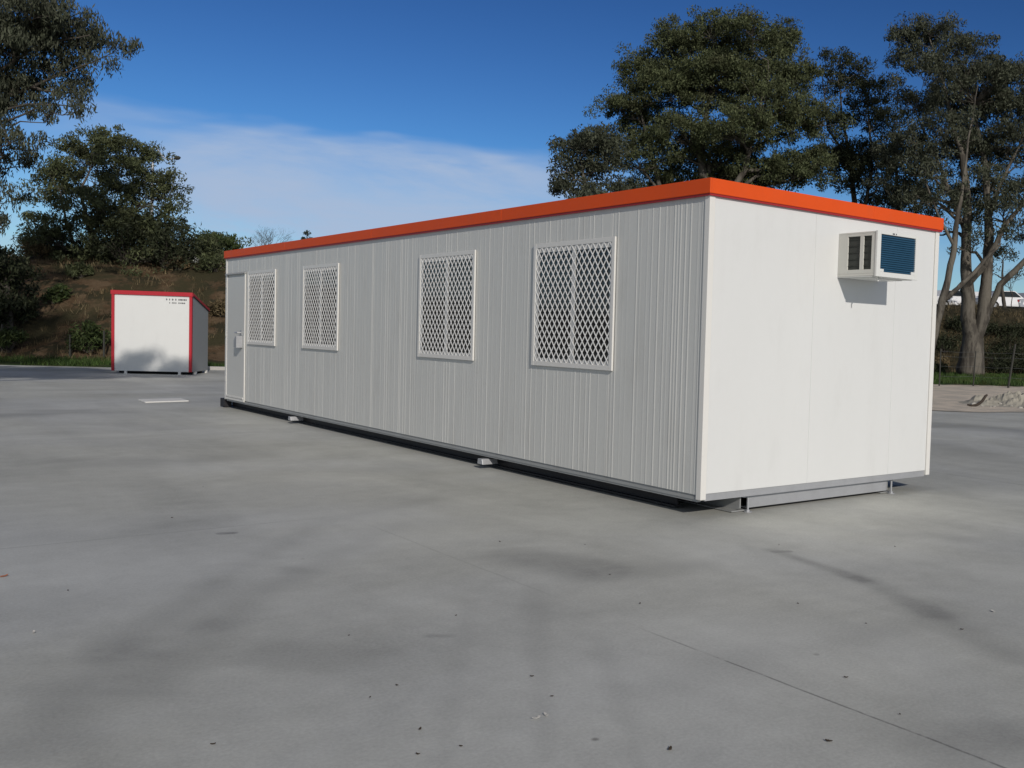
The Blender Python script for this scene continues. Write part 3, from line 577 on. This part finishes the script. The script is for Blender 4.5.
t,n=tree('evergreen_tree','dense dark evergreen tree in deep shade at the left edge under the drooping gum sprays','tree',bs,[[(bs,.2),(at(8,320,Dp),.16),(at(5,270,Dp),.05)]],LB(l,Dp,1.,10),M['leaf_dark'],M['bark_dark'],None,ncl=144,nl=50,rc=.36,ln=.2,wd=.07,seed=33,limb_r=.05); tot+=n
Dp=72.; bs=onground(216,Dp)
l=[(216,245,22,12),(205,246,12,9),(216,240,13,8),(226,246,12,9),(215,254,18,8),(234,252,8,8)]
t,n=tree('umbrella_pine','round topped dark tree left of the far end of the long roof','tree',bs,[[(bs,.2),(at(217,275,Dp),.16),(at(216,250,Dp),.06)]],LB(l,Dp,1.,11),M['leaf_green'],M['bark_dark'],None,ncl=80,nl=60,rc=.5,ln=.26,wd=.09,seed=34,limb_r=.08); tot+=n
Dp=80.; bs=onground(183,Dp)
l=[(183,250,7,6),(180,256,8,5),(187,256,7,5)]
t,n=tree('small_tree','tiny bushy tree on the skyline between the shed tree and the round topped tree','tree',bs,[[(bs,.1),(at(183,262,Dp),.08),(at(183,250,Dp),.03)]],LB(l,Dp,.5,12),M['leaf_green'],M['bark_dark'],None,ncl=80,nl=50,rc=.4,ln=.24,wd=.08,seed=35,limb_r=.05); tot+=n
Dp=85.; bs=onground(307,Dp)
l=[(307,233,4,3.5),(307,240,7,4),(305,247,9,5)]
t,n=tree('conifer_tree','dark pointed tree tip just showing over the orange roof band, left part','tree',bs,[[(bs,.12),(at(307,250,Dp),.08),(at(307,230,Dp),.02)]],LB(l,Dp,.4,13),M['leaf_dark'],M['bark_dark'],None,ncl=80,nl=40,rc=.32,ln=.22,wd=.07,seed=36,limb_r=.04); tot+=n
# bare winter trees: branches only
def bare_tree(px,py_top,depth,spread,label,seed,py_c=None):
    rng=np.random.default_rng(seed); bs=onground(px,depth); t=thing('bare_tree',bs,label,'tree',None); b=MB()
    top=at(px,py_top,depth); H=top[2]-bs[2]
    def br(p,d,l,r,k):
        q=p+d*l; mid=(p+q)/2+rng.normal(0,.06,3)*l; b.tube([p,mid,q],[r,r*.8,r*.6],5 if k<3 else 3,False)
        if k>=6: return
        for i in range(3 if k<5 else 2):
            nd=d+rng.normal(0,spread,3); nd[2]+=.12; nd/=np.linalg.norm(nd); br(q,nd,l*rng.uniform(.62,.8),r*.58,k+1)
    br(bs,np.array([0,0,1.]),H*.42,.022*H,0)
    # scale the height to what is seen
    vs=np.array(b.v); k=(H)/(vs[:,2].max()-bs[2]); vs=(vs-bs)*k+bs; b.v=[tuple(q) for q in vs]
    b.build('branches',M['bark_dark'],t); return t
bare_tree(262,224,78.,.42,'bare leafless tree on the skyline above the far end of the long orange roof',5)
bare_tree(1010,268,64.,.5,'bare leafless tree at the right edge behind the small far gum',6)
# off to the left behind the camera: the tree whose shade reaches the shed
hd=np.array([.302,.953]); bs=np.array([-10.3,-.5,0.]); 
def caster(x,y,z,h,dx=0):  # crown centre at height h whose shade reaches the point x,y,z
    t_=(h-z)/.4300*.9029; return (x-.3017*t_,y-.9534*t_,h)
l=[(caster(.75,22.7,.15,12.4),.75,.7),(caster(1.0,22.6,.75,11.8),.45,.5),(caster(1.1,22.5,.2,11.),.6,.4),(caster(1.75,22.4,.45,12.2),.5,.35),(caster(1.5,22.4,.0,12.9),.6,.35),(caster(.4,22.9,.2,12.1),.5,.45),(caster(-.3,22.6,0,12.8),1.3,.9),(caster(-1.4,23.4,0,11.6),1.5,1.),(caster(-2.8,23.2,0,12.6),1.7,1.1),(caster(-4.4,23.2,0,12.),1.8,1.2),(caster(-1.6,25.4,0,13.2),1.6,1.2),(caster(-3.2,26,0,13.4),1.8,1.2),(caster(-.2,25.2,0,13.6),1.3,1.),(caster(-5,26.,0,13.),1.8,1.2)]
t,n=tree('gum_tree','tall gum tree outside the photo whose shade falls on the shed','tree',bs,[[(bs,.34),((-10.5,-.4,6),.26),((-10.6,-.4,11),.12),((-10.3,-.4,13),.04)]],l,M['leaf'],M['bark'],None,ncl=150,nl=70,rc=.34,seed=40,limb_r=.12,flat=.6); tot+=n
bs=np.array([-15.5,-3.5,0.])
l=[(caster(-4,29,1,15),2.4,1.5),(caster(-1.5,29,1,15),2.2,1.5),(caster(-6,30,1,15.5),2.4,1.6),(caster(-3,33,2,16),2.6,1.6),(caster(-.5,32,2,16.5),2.2,1.4),(caster(-6,34,3,16.5),2.6,1.6)]
t,n=tree('gum_tree','larger gum tree outside the photo whose shade falls on the left bank','tree',bs,[[(bs,.42),((-15.3,-3.4,8),.3),((-15,-3,14),.14),((-15,-3,17),.04)]],l,M['leaf'],M['bark'],None,ncl=40,nl=60,rc=.55,seed=41,limb_r=.14); tot+=n
print('leaves',tot)
# ------------------------------------------------------------------ shrubs on the banks
def shrub_at(name,label,px,depth,rad,h,mat,seed,group=None,nl=70,cl=14,ln=.2,wd=.05):
    bs=onground(px,depth); rng=np.random.default_rng(seed); t=thing(name,bs,label,'shrub',group)
    cs=[]; b=MB()
    for i in range(cl):
        a=rng.uniform(0,6.28); r=rad*math.sqrt(rng.uniform(0,1))*.75; z=h*rng.uniform(.25,.85)*(1-.4*(r/rad)**2); q=bs+np.array([r*math.cos(a),r*math.sin(a),z]); cs.append(q)
        b.tube(wiggle(bs+np.array([0,0,-.05]),q,3,.05,rng),[.025,.02,.012,.006],4,False)
    b.build('stems',M['bark_dark'],t); quads_obj('foliage',leaf_mesh(cs,nl,rad*.42,ln,wd,rng,-.2,.9),mat,t,bs); return t
GA='shrubs scattered over the left bank'; GB='dark scrub on the right bank behind the trunks'
shrub_at('shrub','rounded green bush at the foot of the left bank beside the white shed',90,33.5,.62,1.15,M['leaf_green'],1,GA,90,18)
SH=[(150,'olive shrub on the bank',0)]
rs=np.random.default_rng(77)
wordsL=[(128,40.,1.5,2.3,'leaf_dark','large dark shrub right behind the white shed, left half'),(166,40.,1.5,2.1,'leaf_dark','large dark shrub behind the right top corner of the white shed'),(203,41.,1.0,1.5,'leaf','olive shrub between the white shed and the far end of the long building'),(48,41.5,1.1,1.5,'leaf_dark','dark shrub on the upper bank between dark evergreen and shed tree'),(55,36.,.5,.7,'leaf_green','low green shrub at the brown bank foot behind the pale grass patch'),(8,33.,.5,.9,'leaf_green','thin green shrub at the far left edge at the bank foot'),(25,35,.45,.8,'leaf','olive shrub low on the bank right of the dark evergreen'),
 (38,40.,.6,.7,'leaf_dry','dry brown shrub half way up the bank near the dark evergreen'),(62,42.,.55,.6,'leaf_dry','dry brown shrub high on the bank left of the shed tree trunk'),(80,38.,.5,.6,'leaf','small olive shrub mid bank just left of the shed tree trunk'),
 (50,44.,.9,1.0,'leaf','wide olive shrub on the bank crest left of the shed tree'),(30,45.,.9,1.3,'leaf_dark','dark shrub on the bank crest behind the dark evergreen'),(125,43.,1.,1.2,'leaf_dark','dark broad shrub on the bank above the white shed roof'),(162,43.,.8,1.0,'leaf_dark','dark shrub on the bank above the shed right roof corner'),
 (178,40.,.5,.5,'leaf_dry','dry brown shrub on the bank above the sloping shed roof end'),(203,42.,.8,.8,'leaf_dark','dark shrub under the round topped tree'),(214,40.,.7,.8,'leaf','olive shrub just left of the far corner of the long building'),(222,37.,.5,.6,'leaf_dry','dry shrub low on the bank beside the far building corner'),
 (98,46.,1.1,1.4,'leaf_dark','dark shrub on the crest directly behind the shed tree trunk'),(72,46.,1.,1.1,'leaf','olive shrub on the crest between shed tree and pale gap'),(150,46.,.9,1.2,'leaf','olive shrub on the bank crest behind the right half of the shed tree'),(232,43.,.7,.6,'leaf_dark','dark shrub hidden mostly by the far building corner')]
for i,(px,dp,r_,h_,mt,lab) in enumerate(wordsL): shrub_at('shrub',lab,px,dp,r_,h_,M[mt],10+i,GA,90 if r_>1.2 else 60,46 if r_>1.2 else 16)
wordsR=[(935,52,.9,1.1,'leaf_dry','pale dry shrub beside the end wall behind the slender stem'),(945,55,1.1,1.3,'leaf_dark','dark shrub on the bank between slender stem and forked trunk'),(955,57,1.0,.8,'leaf_dark','dark shrub on the crest left of the forked trunk'),
 (995,54,1.2,1.5,'leaf_dark','dark wide shrub on the bank right of the forked trunk'),(1012,55,1.2,1.4,'leaf_dark','dark shrub on the bank behind the leaning post'),(1028,54,1.2,1.5,'leaf_dark','dark shrub on the bank cut by the right edge of the photo'),
 (985,57,1.0,.7,'leaf_dark','dark shrub on the crest directly right of the forked trunk'),(1005,57,1.0,.6,'leaf_dark','dark crest shrub below the white cars'),(1025,57,1.0,.6,'leaf_dark','dark crest shrub at the right edge below the white cars'),
 (940,50,.6,.6,'leaf','low olive shrub in the grass beside the end wall'),(1000,51,.8,.8,'leaf_dark','low dark shrub at the bank foot left of the leaning post'),(1020,51,.8,.8,'leaf_dark','low dark shrub at the bank foot at the right edge')]
for i,(px,dp,r_,h_,mt,lab) in enumerate(wordsR): shrub_at('shrub',lab,px,dp,r_,h_,M[mt],50+i,GB,70,16)
# ------------------------------------------------------------------ grass (stuff)
def grass(name,label,s0,s1,d0,d1,n,h,mat,seed):
    rng=np.random.default_rng(seed); v=[]
    for i in range(n):
        s=rng.uniform(s0,s1); d=rng.uniform(d0,d1); x,y=sdxy(s,d); z=ground_z(x,y)
        if noise.noise(Vector((x*.5,y*.5,9)))<-.15: continue
        for k in range(4):
            a=rng.uniform(0,6.28); w=.012; hh=h*rng.uniform(.5,1.3); px=x+rng.normal(0,.05); py=y+rng.normal(0,.05); lx,ly=rng.normal(0,.35,2)*hh
            dx,dy=math.cos(a)*w,math.sin(a)*w; v+= [(px-dx,py-dy,z-.01),(px+dx,py+dy,z-.01),(px+dx*.3+lx,py+dy*.3+ly,z+hh),(px-dx*.3+lx,py-dy*.3+ly,z+hh)]
    o=quads_obj(name,np.array(v),mat,None,(0,0,0)); tag(o,label,'grass',None,'stuff'); return o
grass('grass','short green grass along the foot of the left bank',-16,3,1.1,4.2,5000,.14,M['grass'],1)
grass('grass','green grass around the gum trunks beyond the sandy strip',20,40,2.7,16.5,9000,.13,M['grass'],2)
grass('dry_grass','dry straw coloured weeds over the brown left bank',-16,5,3.5,14,3000,.16,M['leaf_dry'],3)
grass('dry_grass','thin dry weeds on the shaded right bank',20,42,16,27,3000,.25,M['leaf_dry'],4)
# ------------------------------------------------------------------ rubble mound on the sand
random.seed(9)
mc=at(1003,405,1)-CP; mc=(CP+mc*(CP[2]/-mc[2]))[:2]
b=MB(); nu,nv=46,26
for j in range(nv):
    for i in range(nu):
        u=i/(nu-1)*2-1; w=j/(nv-1)*2-1; r=math.hypot(u,w)
        px_=mc+_r[:2]/np.linalg.norm(_r[:2])*u*1.35+_fw[:2]/np.linalg.norm(_fw[:2])*w*1.3
        hmain=.36*math.exp(-((u-.25)**2/.16+w*w/.25))+.17*math.exp(-((u+.45)**2/.05+w*w/.2))
        nz=noise.noise(Vector((px_[0]*3,px_[1]*3,0)))*.6+noise.noise(Vector((px_[0]*9,px_[1]*9,4)))*.35
        z=hmain*(1+nz*.8)+.03*nz*(1 if r<.9 else 0); z=z*max(0,1-max(0,r-.75)*4)
        b.v.append((px_[0],px_[1],max(-.02,z-.012)))
for j in range(nv-1):
    for i in range(nu-1): b.f.append((j*nu+i,j*nu+i+1,(j+1)*nu+i+1,(j+1)*nu+i))
mound=b.build('rubble_mound',M['rubble']); tag(mound,'grey mound of broken rubble and soil on the sandy strip at the right edge','rubble pile')
def rock(c,r,seed,mat,parent=None,name='rock'):
    import bmesh
    bm=bmesh.new(); bmesh.ops.create_icosphere(bm,subdivisions=2,radius=r)
    for v in bm.verts:
        n_=noise.noise(Vector(v.co)/r*1.2+Vector((seed*3.1,0,0))); v.co*=1+.45*n_; v.co.z*=.65
    me=bpy.data.meshes.new(name); bm.to_mesh(me); bm.free(); me.materials.append(mat); o=bpy.data.objects.new(name,me); COL.objects.link(o); o.location=c; o.rotation_euler=(0,0,seed)
    if parent: o.parent=parent
    return o
R2=_r[:2]/np.linalg.norm(_r[:2]); F2=_fw[:2]/np.linalg.norm(_fw[:2])
for i in range(22):
    u=random.uniform(-1.2,1.2); w=random.uniform(-1.25,-.1); q=mc+R2*u+F2*w
    hz=.36*math.exp(-((u/1.35-.25)**2/.16+(w/1.3)**2/.25))+.17*math.exp(-((u/1.35+.45)**2/.05+(w/1.3)**2/.2))
    tag(rock((q[0],q[1],max(.01,hz*.85)),random.uniform(.03,.09),i,M['stone']),'small grey lump of broken rubble on and around the rubble mound','rock','loose lumps on the rubble mound')
b=MB(); q0=mc-R2*1.25-F2*1.2; pts=[(q0[0],q0[1],.05)]
for k,(u,z) in enumerate(((.12,.03),(.24,.06),(.34,.14),(.42,.27),(.46,.30))): q=q0+R2*u; pts.append((q[0],q[1],z))
b.tube(pts,[.02,.03,.035,.035,.03,.02],6); tag(b.build('branch_stump',M['wood'],smooth=True),'dark curved piece of root lying on the left side of the rubble mound','branch')
# ------------------------------------------------------------------ fence on the right and left posts
def picket(px,depth,h,label,lean=0.,group='dark steel fence pickets along the grass',r=.03):
    bs=onground(px,depth); t=MB(); top=(bs[0]+lean*R2[0]*h,bs[1]+lean*R2[1]*h,bs[2]+h); 
    t.tube([(bs[0],bs[1],bs[2]-.05),top],[r,r*.8],6); o=t.build('fence_post',M['post']); tag(o,label,'post',group); return np.array(bs),np.array(top)
F=[]
F.append(picket(941,34.5,1.3,'dark fence picket nearest the right end wall of the building',.0))
F.append(picket(975,35.2,1.25,'dark fence picket in front of the thick forked trunk',.03))
F.append(picket(1010,34.6,1.55,'dark leaning fence picket above the rubble mound near the right edge',.12,r=.045))
F.append(picket(1046,35.,1.3,'dark fence picket cut off by the right edge of the photo',.0))
b=MB()
for z in (.35,.7,1.05,1.22):
    pts=[]
    for a,t_ in F: 
        k=min(1,z/(t_[2]-a[2])); pts.append(a+(t_-a)*k)
    for i in range(len(pts)-1):
        m_=(pts[i]+pts[i+1])/2-np.array([0,0,.03]); b.tube([pts[i],m_,pts[i+1]],.004,4,False)
tag(b.build('fence_wire',M['wire']),'thin sagging fence wires strung between the dark pickets at the right','fence wire')
FL=[]
for px,lab in ((2,'dark fence post at the very left edge at the bank foot'),(70,'short dark post left of the round green bush'),(104,'dark post close to the left side of the white shed')): FL.append(picket(px,33.,.95 if px!=70 else .75,lab,0.,'short dark posts at the foot of the left bank',.04))
# ------------------------------------------------------------------ street lamp behind the shed tree
Dl=58.; bs=onground(150,Dl); lamp=thing('street_lamp',bs,'tall street lamp whose head peeks out right of the shed tree crown','street lamp')
b=MB(); b.tube([bs-np.array([0,0,.2]),at(152,200,Dl),at(153,148,Dl),at(156,147,Dl),at(163,157,Dl),at(168,160,Dl),at(175,158,Dl)],[.11,.09,.06,.05,.04,.035,.03],8); b.build('pole',M['galv'],lamp,smooth=True)
b=MB(); c0=at(174,158.5,Dl); c1=at(180.5,157.5,Dl); b.tube([c0,c0*.7+c1*.3,c0*.3+c1*.7,c1],[.04,.11,.12,.04],8); b.build('lamp_head',M['post'],lamp,smooth=True)
# ------------------------------------------------------------------ cars on the plateau
def car(loc,rz,col,label,parent=None):
    t=thing('parked_car',loc,label,'car','cars parked on top of the right bank')
    t.rotation_euler=(0,0,rz)
    def body(name,prof,hw,mat,bev,taper=1.,z0=None):
        b=MB(); n=len(prof); vs=[]
        for sgn in (-1,1):
            for (x,z) in prof: 
                k=1. if z<.95 else taper; vs.append((x,sgn*hw*k,z))
        b.add(vs,[tuple(range(n))[::-1],tuple(range(n,2*n))]+[(i,(i+1)%n,n+(i+1)%n,n+i) for i in range(n)])
        me=b.build(name,mat,None,bevel=bev); me.parent=t; return me
    body('body',[(-2.2,.32),(-2.25,.6),(-2.15,.88),(-1.5,.95),(-1.05,1.38),(.35,1.42),(1.05,.98),(2.0,.82),(2.2,.6),(2.2,.32)],.86,col,.05,.82)
    body('window',[(-1.32,.97),(-.98,1.33),(.30,1.36),(.85,1.0)],.865,M['glass'],.01,.84)
    b=MB(); b.tube([(.80,-.60,1.10),(.80,.60,1.10)],.01,4)
    for (x,y) in ((-1.35,-.8),(-1.35,.8),(1.35,-.8),(1.35,.8)):
        b=MB(); b.tube([(x,y-.1,.32),(x,y+.1,.32)],.32,18); o=b.build('wheel',M['tyre'],None); o.parent=t
        b=MB(); b.tube([(x,y-.105,.32),(x,y+.105,.32)],.18,12); o2=b.build('rim',M['car_silver'],None); o2.parent=o
    for y in (-.6,.6):
        b=MB(); b.box((2.12,y-.16,.62),(2.215,y+.16,.76)); o=b.build('headlight',M['paper'],None,bevel=.01); o.parent=t
        b=MB(); b.box((-2.25,y-.14,.68),(-2.19,y+.14,.84)); o=b.build('tail_light',M['red'],None,bevel=.01); o.parent=t
    return t
ang=math.atan2(T2[1],T2[0])
for i,(px,dp,col,rot,lab) in enumerate([(950,70,'car_white',.3,'white car on the bank seen between the slender stem and the forked trunk'),(976,71,'car_white',1.2,'white car glimpsed between the two forks of the thick trunk'),
     (1002,69,'car_white',.15,'white car on the bank just right of the forked trunk'),(1032,70,'car_silver',.3,'silver car on the bank at the right edge of the photo')]):
    q=onground(px,dp); car(q,ang+rot,M[col],lab)
# white low buildings on the left skyline
def hall(px0,px1,depth,h,label,wall):
    a=onground(px0,depth); c=onground(px1,depth); z=min(a[2],c[2]); u=(c-a)[:2]; Lh=np.linalg.norm(u); u/=Lh; v=np.array([-u[1],u[0]])
    t=thing('warehouse',(a[0],a[1],z),label,'building','pale low buildings beyond the left bank')
    def P(x,y,zz): q=a[:2]+u*x+v*y; return (q[0],q[1],zz)
    def bx(mb,x0,x1,y0,y1,z0,z1): mb.add([P(x0,y0,z0),P(x1,y0,z0),P(x1,y1,z0),P(x0,y1,z0),P(x0,y0,z1),P(x1,y0,z1),P(x1,y1,z1),P(x0,y1,z1)],[(0,3,2,1),(4,5,6,7),(0,1,5,4),(1,2,6,5),(2,3,7,6),(3,0,4,7)])
    b=MB(); bx(b,0,Lh,0,10,z-.3,z+h); b.build('wall',wall,t)
    b=MB(); vs=[P(-.3,-.4,z+h+.01),P(Lh+.3,-.4,z+h+.01),P(Lh+.3,10.4,z+h+.01),P(-.3,10.4,z+h+.01),P(-.3,5,z+h+.9),P(Lh+.3,5,z+h+.9)]; b.add(vs,[(0,3,2,1),(0,1,5,4),(2,3,4,5),(1,2,5),(3,0,4)]); b.build('roof',M['roof'],t)
    n=max(2,int(Lh/3))
    for i in range(n):
        x=(i+.3)*Lh/n; b=MB(); bx(b,x,x+1.2,-.03,-.005,z+.9,z+h-.6); b.build('window',M['glass'],t)
hall(20,140,95,3.0,'pale low building seen through the shed tree crown on the skyline',M['shed_white'])
hall(160,230,100,4.4,'white low building showing under the tiny skyline tree and the round topped tree',M['shed_white'])
hall(930,1060,110,3.0,'pale low building far behind the cars at the right',M['shed_white'])
# ------------------------------------------------------------------ ground details
q0=(-.98,13.0,0); b=MB()
b.prism([(-.90,13.15,.001),(-.16,13.3,.001),(-.12,13.95,.001),(-.86,13.85,.001)],(0,0,.022)); pit=b.build('pit_cover',M['cover'],bevel=.006)
tag(pit,'pale rectangular concrete pit cover set in the yard left of the building','pit cover')
def g2(px,py):
    d=at(px,py,1)-CP; q=CP+d*(CP[2]/-d[2]); return q
def litter(px,py,size,mat,name,label,cat,seed,group=None,proto=[None]):
    rng=np.random.default_rng(seed); q=g2(px,py); b=MB(); a=rng.uniform(0,6.28); n=7; L_=size; Wd=size*.32
    vs=[];ca,sa=math.cos(a),math.sin(a)
    up=[]; dn=[]
    for i in range(n):
        t=i/(n-1)*2-1; w=Wd*math.sqrt(max(0,1-t*t))+.002; curl=.12*size*t*t
        for sg,l_ in ((1,up),(-1,dn)):
            x=t*L_*.5; y=sg*w*.5; l_.append((x*ca-y*sa,x*sa+y*ca,curl+.004+.06*size*rng.uniform(0,1)))
    vs=up+dn[::-1]; m_=len(vs)
    b.add([(x,y,z) for x,y,z in vs]+[(x,y,z-.002) for x,y,z in vs],[(i,i+1,m_-2-i,m_-1-i) for i in range(n-1)]+[(m_+i,m_+i+1,m_+m_-2-i,m_+m_-1-i) for i in range(n-1)]+[(i,(i+1)%m_,m_+(i+1)%m_,m_+i) for i in range(m_)])
    o=b.build(name,mat,None); o.location=(q[0],q[1],0.001); tag(o,label,cat,group); return o
for i,(px,py) in enumerate([(203,487),(172,518),(68,591),(370,698),(213,745),(397,686),(456,616),(420,730),(418,755),(461,747),(349,636),(640,604),(798,604),(866,624),(962,630),(895,547),(779,545),(846,678),(532,677),(552,697),(585,545),(500,542),(610,575),(900,715),(830,742)]):
    litter(px,py,0.008+.012*((i*37)%10)/10,M['leaf_litter'],'fallen_leaf','tiny dark curled leaf lying on the bare concrete','leaf',i,'dark leaves scattered over the concrete')
litter(828,742,.022,M['leaf_litter'],'twig','dark bent twig lying near the long joint at the lower right','twig',91)
litter(670,750,.03,M['leaf_litter'],'twig','short dark twig lying at the bottom edge right of the middle','twig',92)
litter(536,719,.035,M['paper'],'paper_scrap','pale crumpled scrap of paper on the concrete near the bottom middle','paper scrap',93)
litter(546,716,.03,M['paper'],'paper_scrap','smallest pale paper scrap touching the crumpled one near the bottom middle','paper scrap',94)
litter(3,577,.05,M['orange_plastic'],'plastic_scrap','orange scrap on the concrete at the left edge','plastic scrap',95)
litter(34,633,.03,M['paper'],'paper_scrap','white fleck of paper on the concrete at lower left','paper scrap',96)
litter(993,612,.03,M['paper'],'paper_scrap','white fleck of paper on the concrete at the far right','paper scrap',97)
# ------------------------------------------------------------------ world, sun, camera
SD_=np.array([-.2724,-.8608,.43]); SD_/=np.linalg.norm(SD_); elev=math.asin(SD_[2]); 
w=bpy.data.worlds.new('World'); S.world=w; w.use_nodes=True; g=NT(w.node_tree); bg=[n for n in g.n if n.type=='BACKGROUND'][0]
sky=g.new('ShaderNodeTexSky',sky_type='NISHITA'); sky.sun_disc=False; sky.sun_elevation=elev; sky.sun_rotation=math.atan2(SD_[0],SD_[1])
sky.air_density=1.0; sky.dust_density=.0; sky.ozone_density=2.6; sky.altitude=60
gen=g.new('ShaderNodeTexCoord').outputs['Generated']
dx,dy,dz=g.sep(gen)
az=g.math('ARCTAN2',dx,dy)   # 0 at +y, grows towards +x
# cloud veil: a band of thin high cloud beyond the left half of the building
mp=g.new('ShaderNodeMapping'); g.lk(gen,mp.inputs[0]); mp.inputs[3].default_value=(1.,1.,4.5); mp.inputs[2].default_value=(R(6),R(4),0)
cn=g.noise(mp.outputs[0],3.4,8,.62,.35); cn2=g.noise(mp.outputs[0],1.5,3,.5)
el=g.math('ARCSINE',dz)
el2=g.math('ADD',el,g.math('MULTIPLY',g.math('SUBTRACT',g.noise(mp.outputs[0],3.4,4,.55),.5),.24))
band=g.math('MULTIPLY',g.ramp(el,-.02,.03),g.ramp(el2,.215,.150)); azc=az
side=g.math('MULTIPLY',g.ramp(azc,.06,.30),g.ramp(azc,.80,.50))
k=g.math('MULTIPLY',g.math('MULTIPLY',band,side),g.ramp(cn,.30,.64,.42,1.)); k=g.math('MULTIPLY',k,.95)
k2=g.math('MULTIPLY',g.math('MULTIPLY',g.ramp(el,-.05,-.01),g.ramp(el,.19,.02)),g.mixf(g.ramp(cn,.36,.66),.40,.68))
kk=g.math('MAXIMUM',k,k2)
tint=g.new('ShaderNodeMix',data_type='RGBA',blend_type='MULTIPLY'); tint.inputs[0].default_value=1.; g.lk(sky.outputs[0],tint.inputs[6]); tint.inputs[7].default_value=(1,1,1,1)
def curve(ch,k,p_): return g.math('MULTIPLY',g.math('POWER',g.math('MULTIPLY',ch,.075),p_),k/.075)
r_,g_,b_=g.sep(tint.outputs[2]); cmb=g.new('ShaderNodeCombineXYZ'); g.lk(curve(r_,.94,1.75),cmb.inputs[0]); g.lk(curve(g_,1.28,1.75),cmb.inputs[1]); g.lk(curve(b_,1.52,1.72),cmb.inputs[2])
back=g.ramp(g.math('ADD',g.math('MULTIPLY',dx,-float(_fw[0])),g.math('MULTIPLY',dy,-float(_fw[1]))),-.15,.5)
k_added=g.math('MULTIPLY',back,g.ramp(cn,.35,.6,.45,.95))  # added unseen cloud veil behind the camera, makes the ambient light less blue
c=g.mix(kk,cmb.outputs[0],(5.2,6.5,8.8)); c=g.mix(k_added,c,(6.2,6.4,6.6))
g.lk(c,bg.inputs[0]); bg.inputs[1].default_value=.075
sl=bpy.data.lights.new('sun','SUN'); sl.energy=2.7; sl.angle=R(.53); sl.color=(1,.93,.84); so=bpy.data.objects.new('sun',sl); COL.objects.link(so); so.rotation_euler=Vector(SD_).to_track_quat('Z','Y').to_euler(); so.location=(-10,-30,20)
cam=bpy.data.cameras.new('camera'); co=bpy.data.objects.new('camera',cam); COL.objects.link(co); S.camera=co
cam.sensor_width=36; cam.lens=FPX*36/1024; cam.shift_x=-(PPX-512)/1024; cam.clip_start=.05; cam.clip_end=3000
Mx=Matrix((( _r[0],_u[0],-_fw[0],CP[0]),(_r[1],_u[1],-_fw[1],CP[1]),(_r[2],_u[2],-_fw[2],CP[2]),(0,0,0,1))); co.matrix_world=Mx
S.render.engine='CYCLES'; S.render.resolution_x=1024; S.render.resolution_y=768
S.view_settings.view_transform='Standard'; S.view_settings.look='None'; S.view_settings.exposure=0; S.view_settings.gamma=1
S.cycles.max_bounces=6; S.cycles.transparent_max_bounces=4
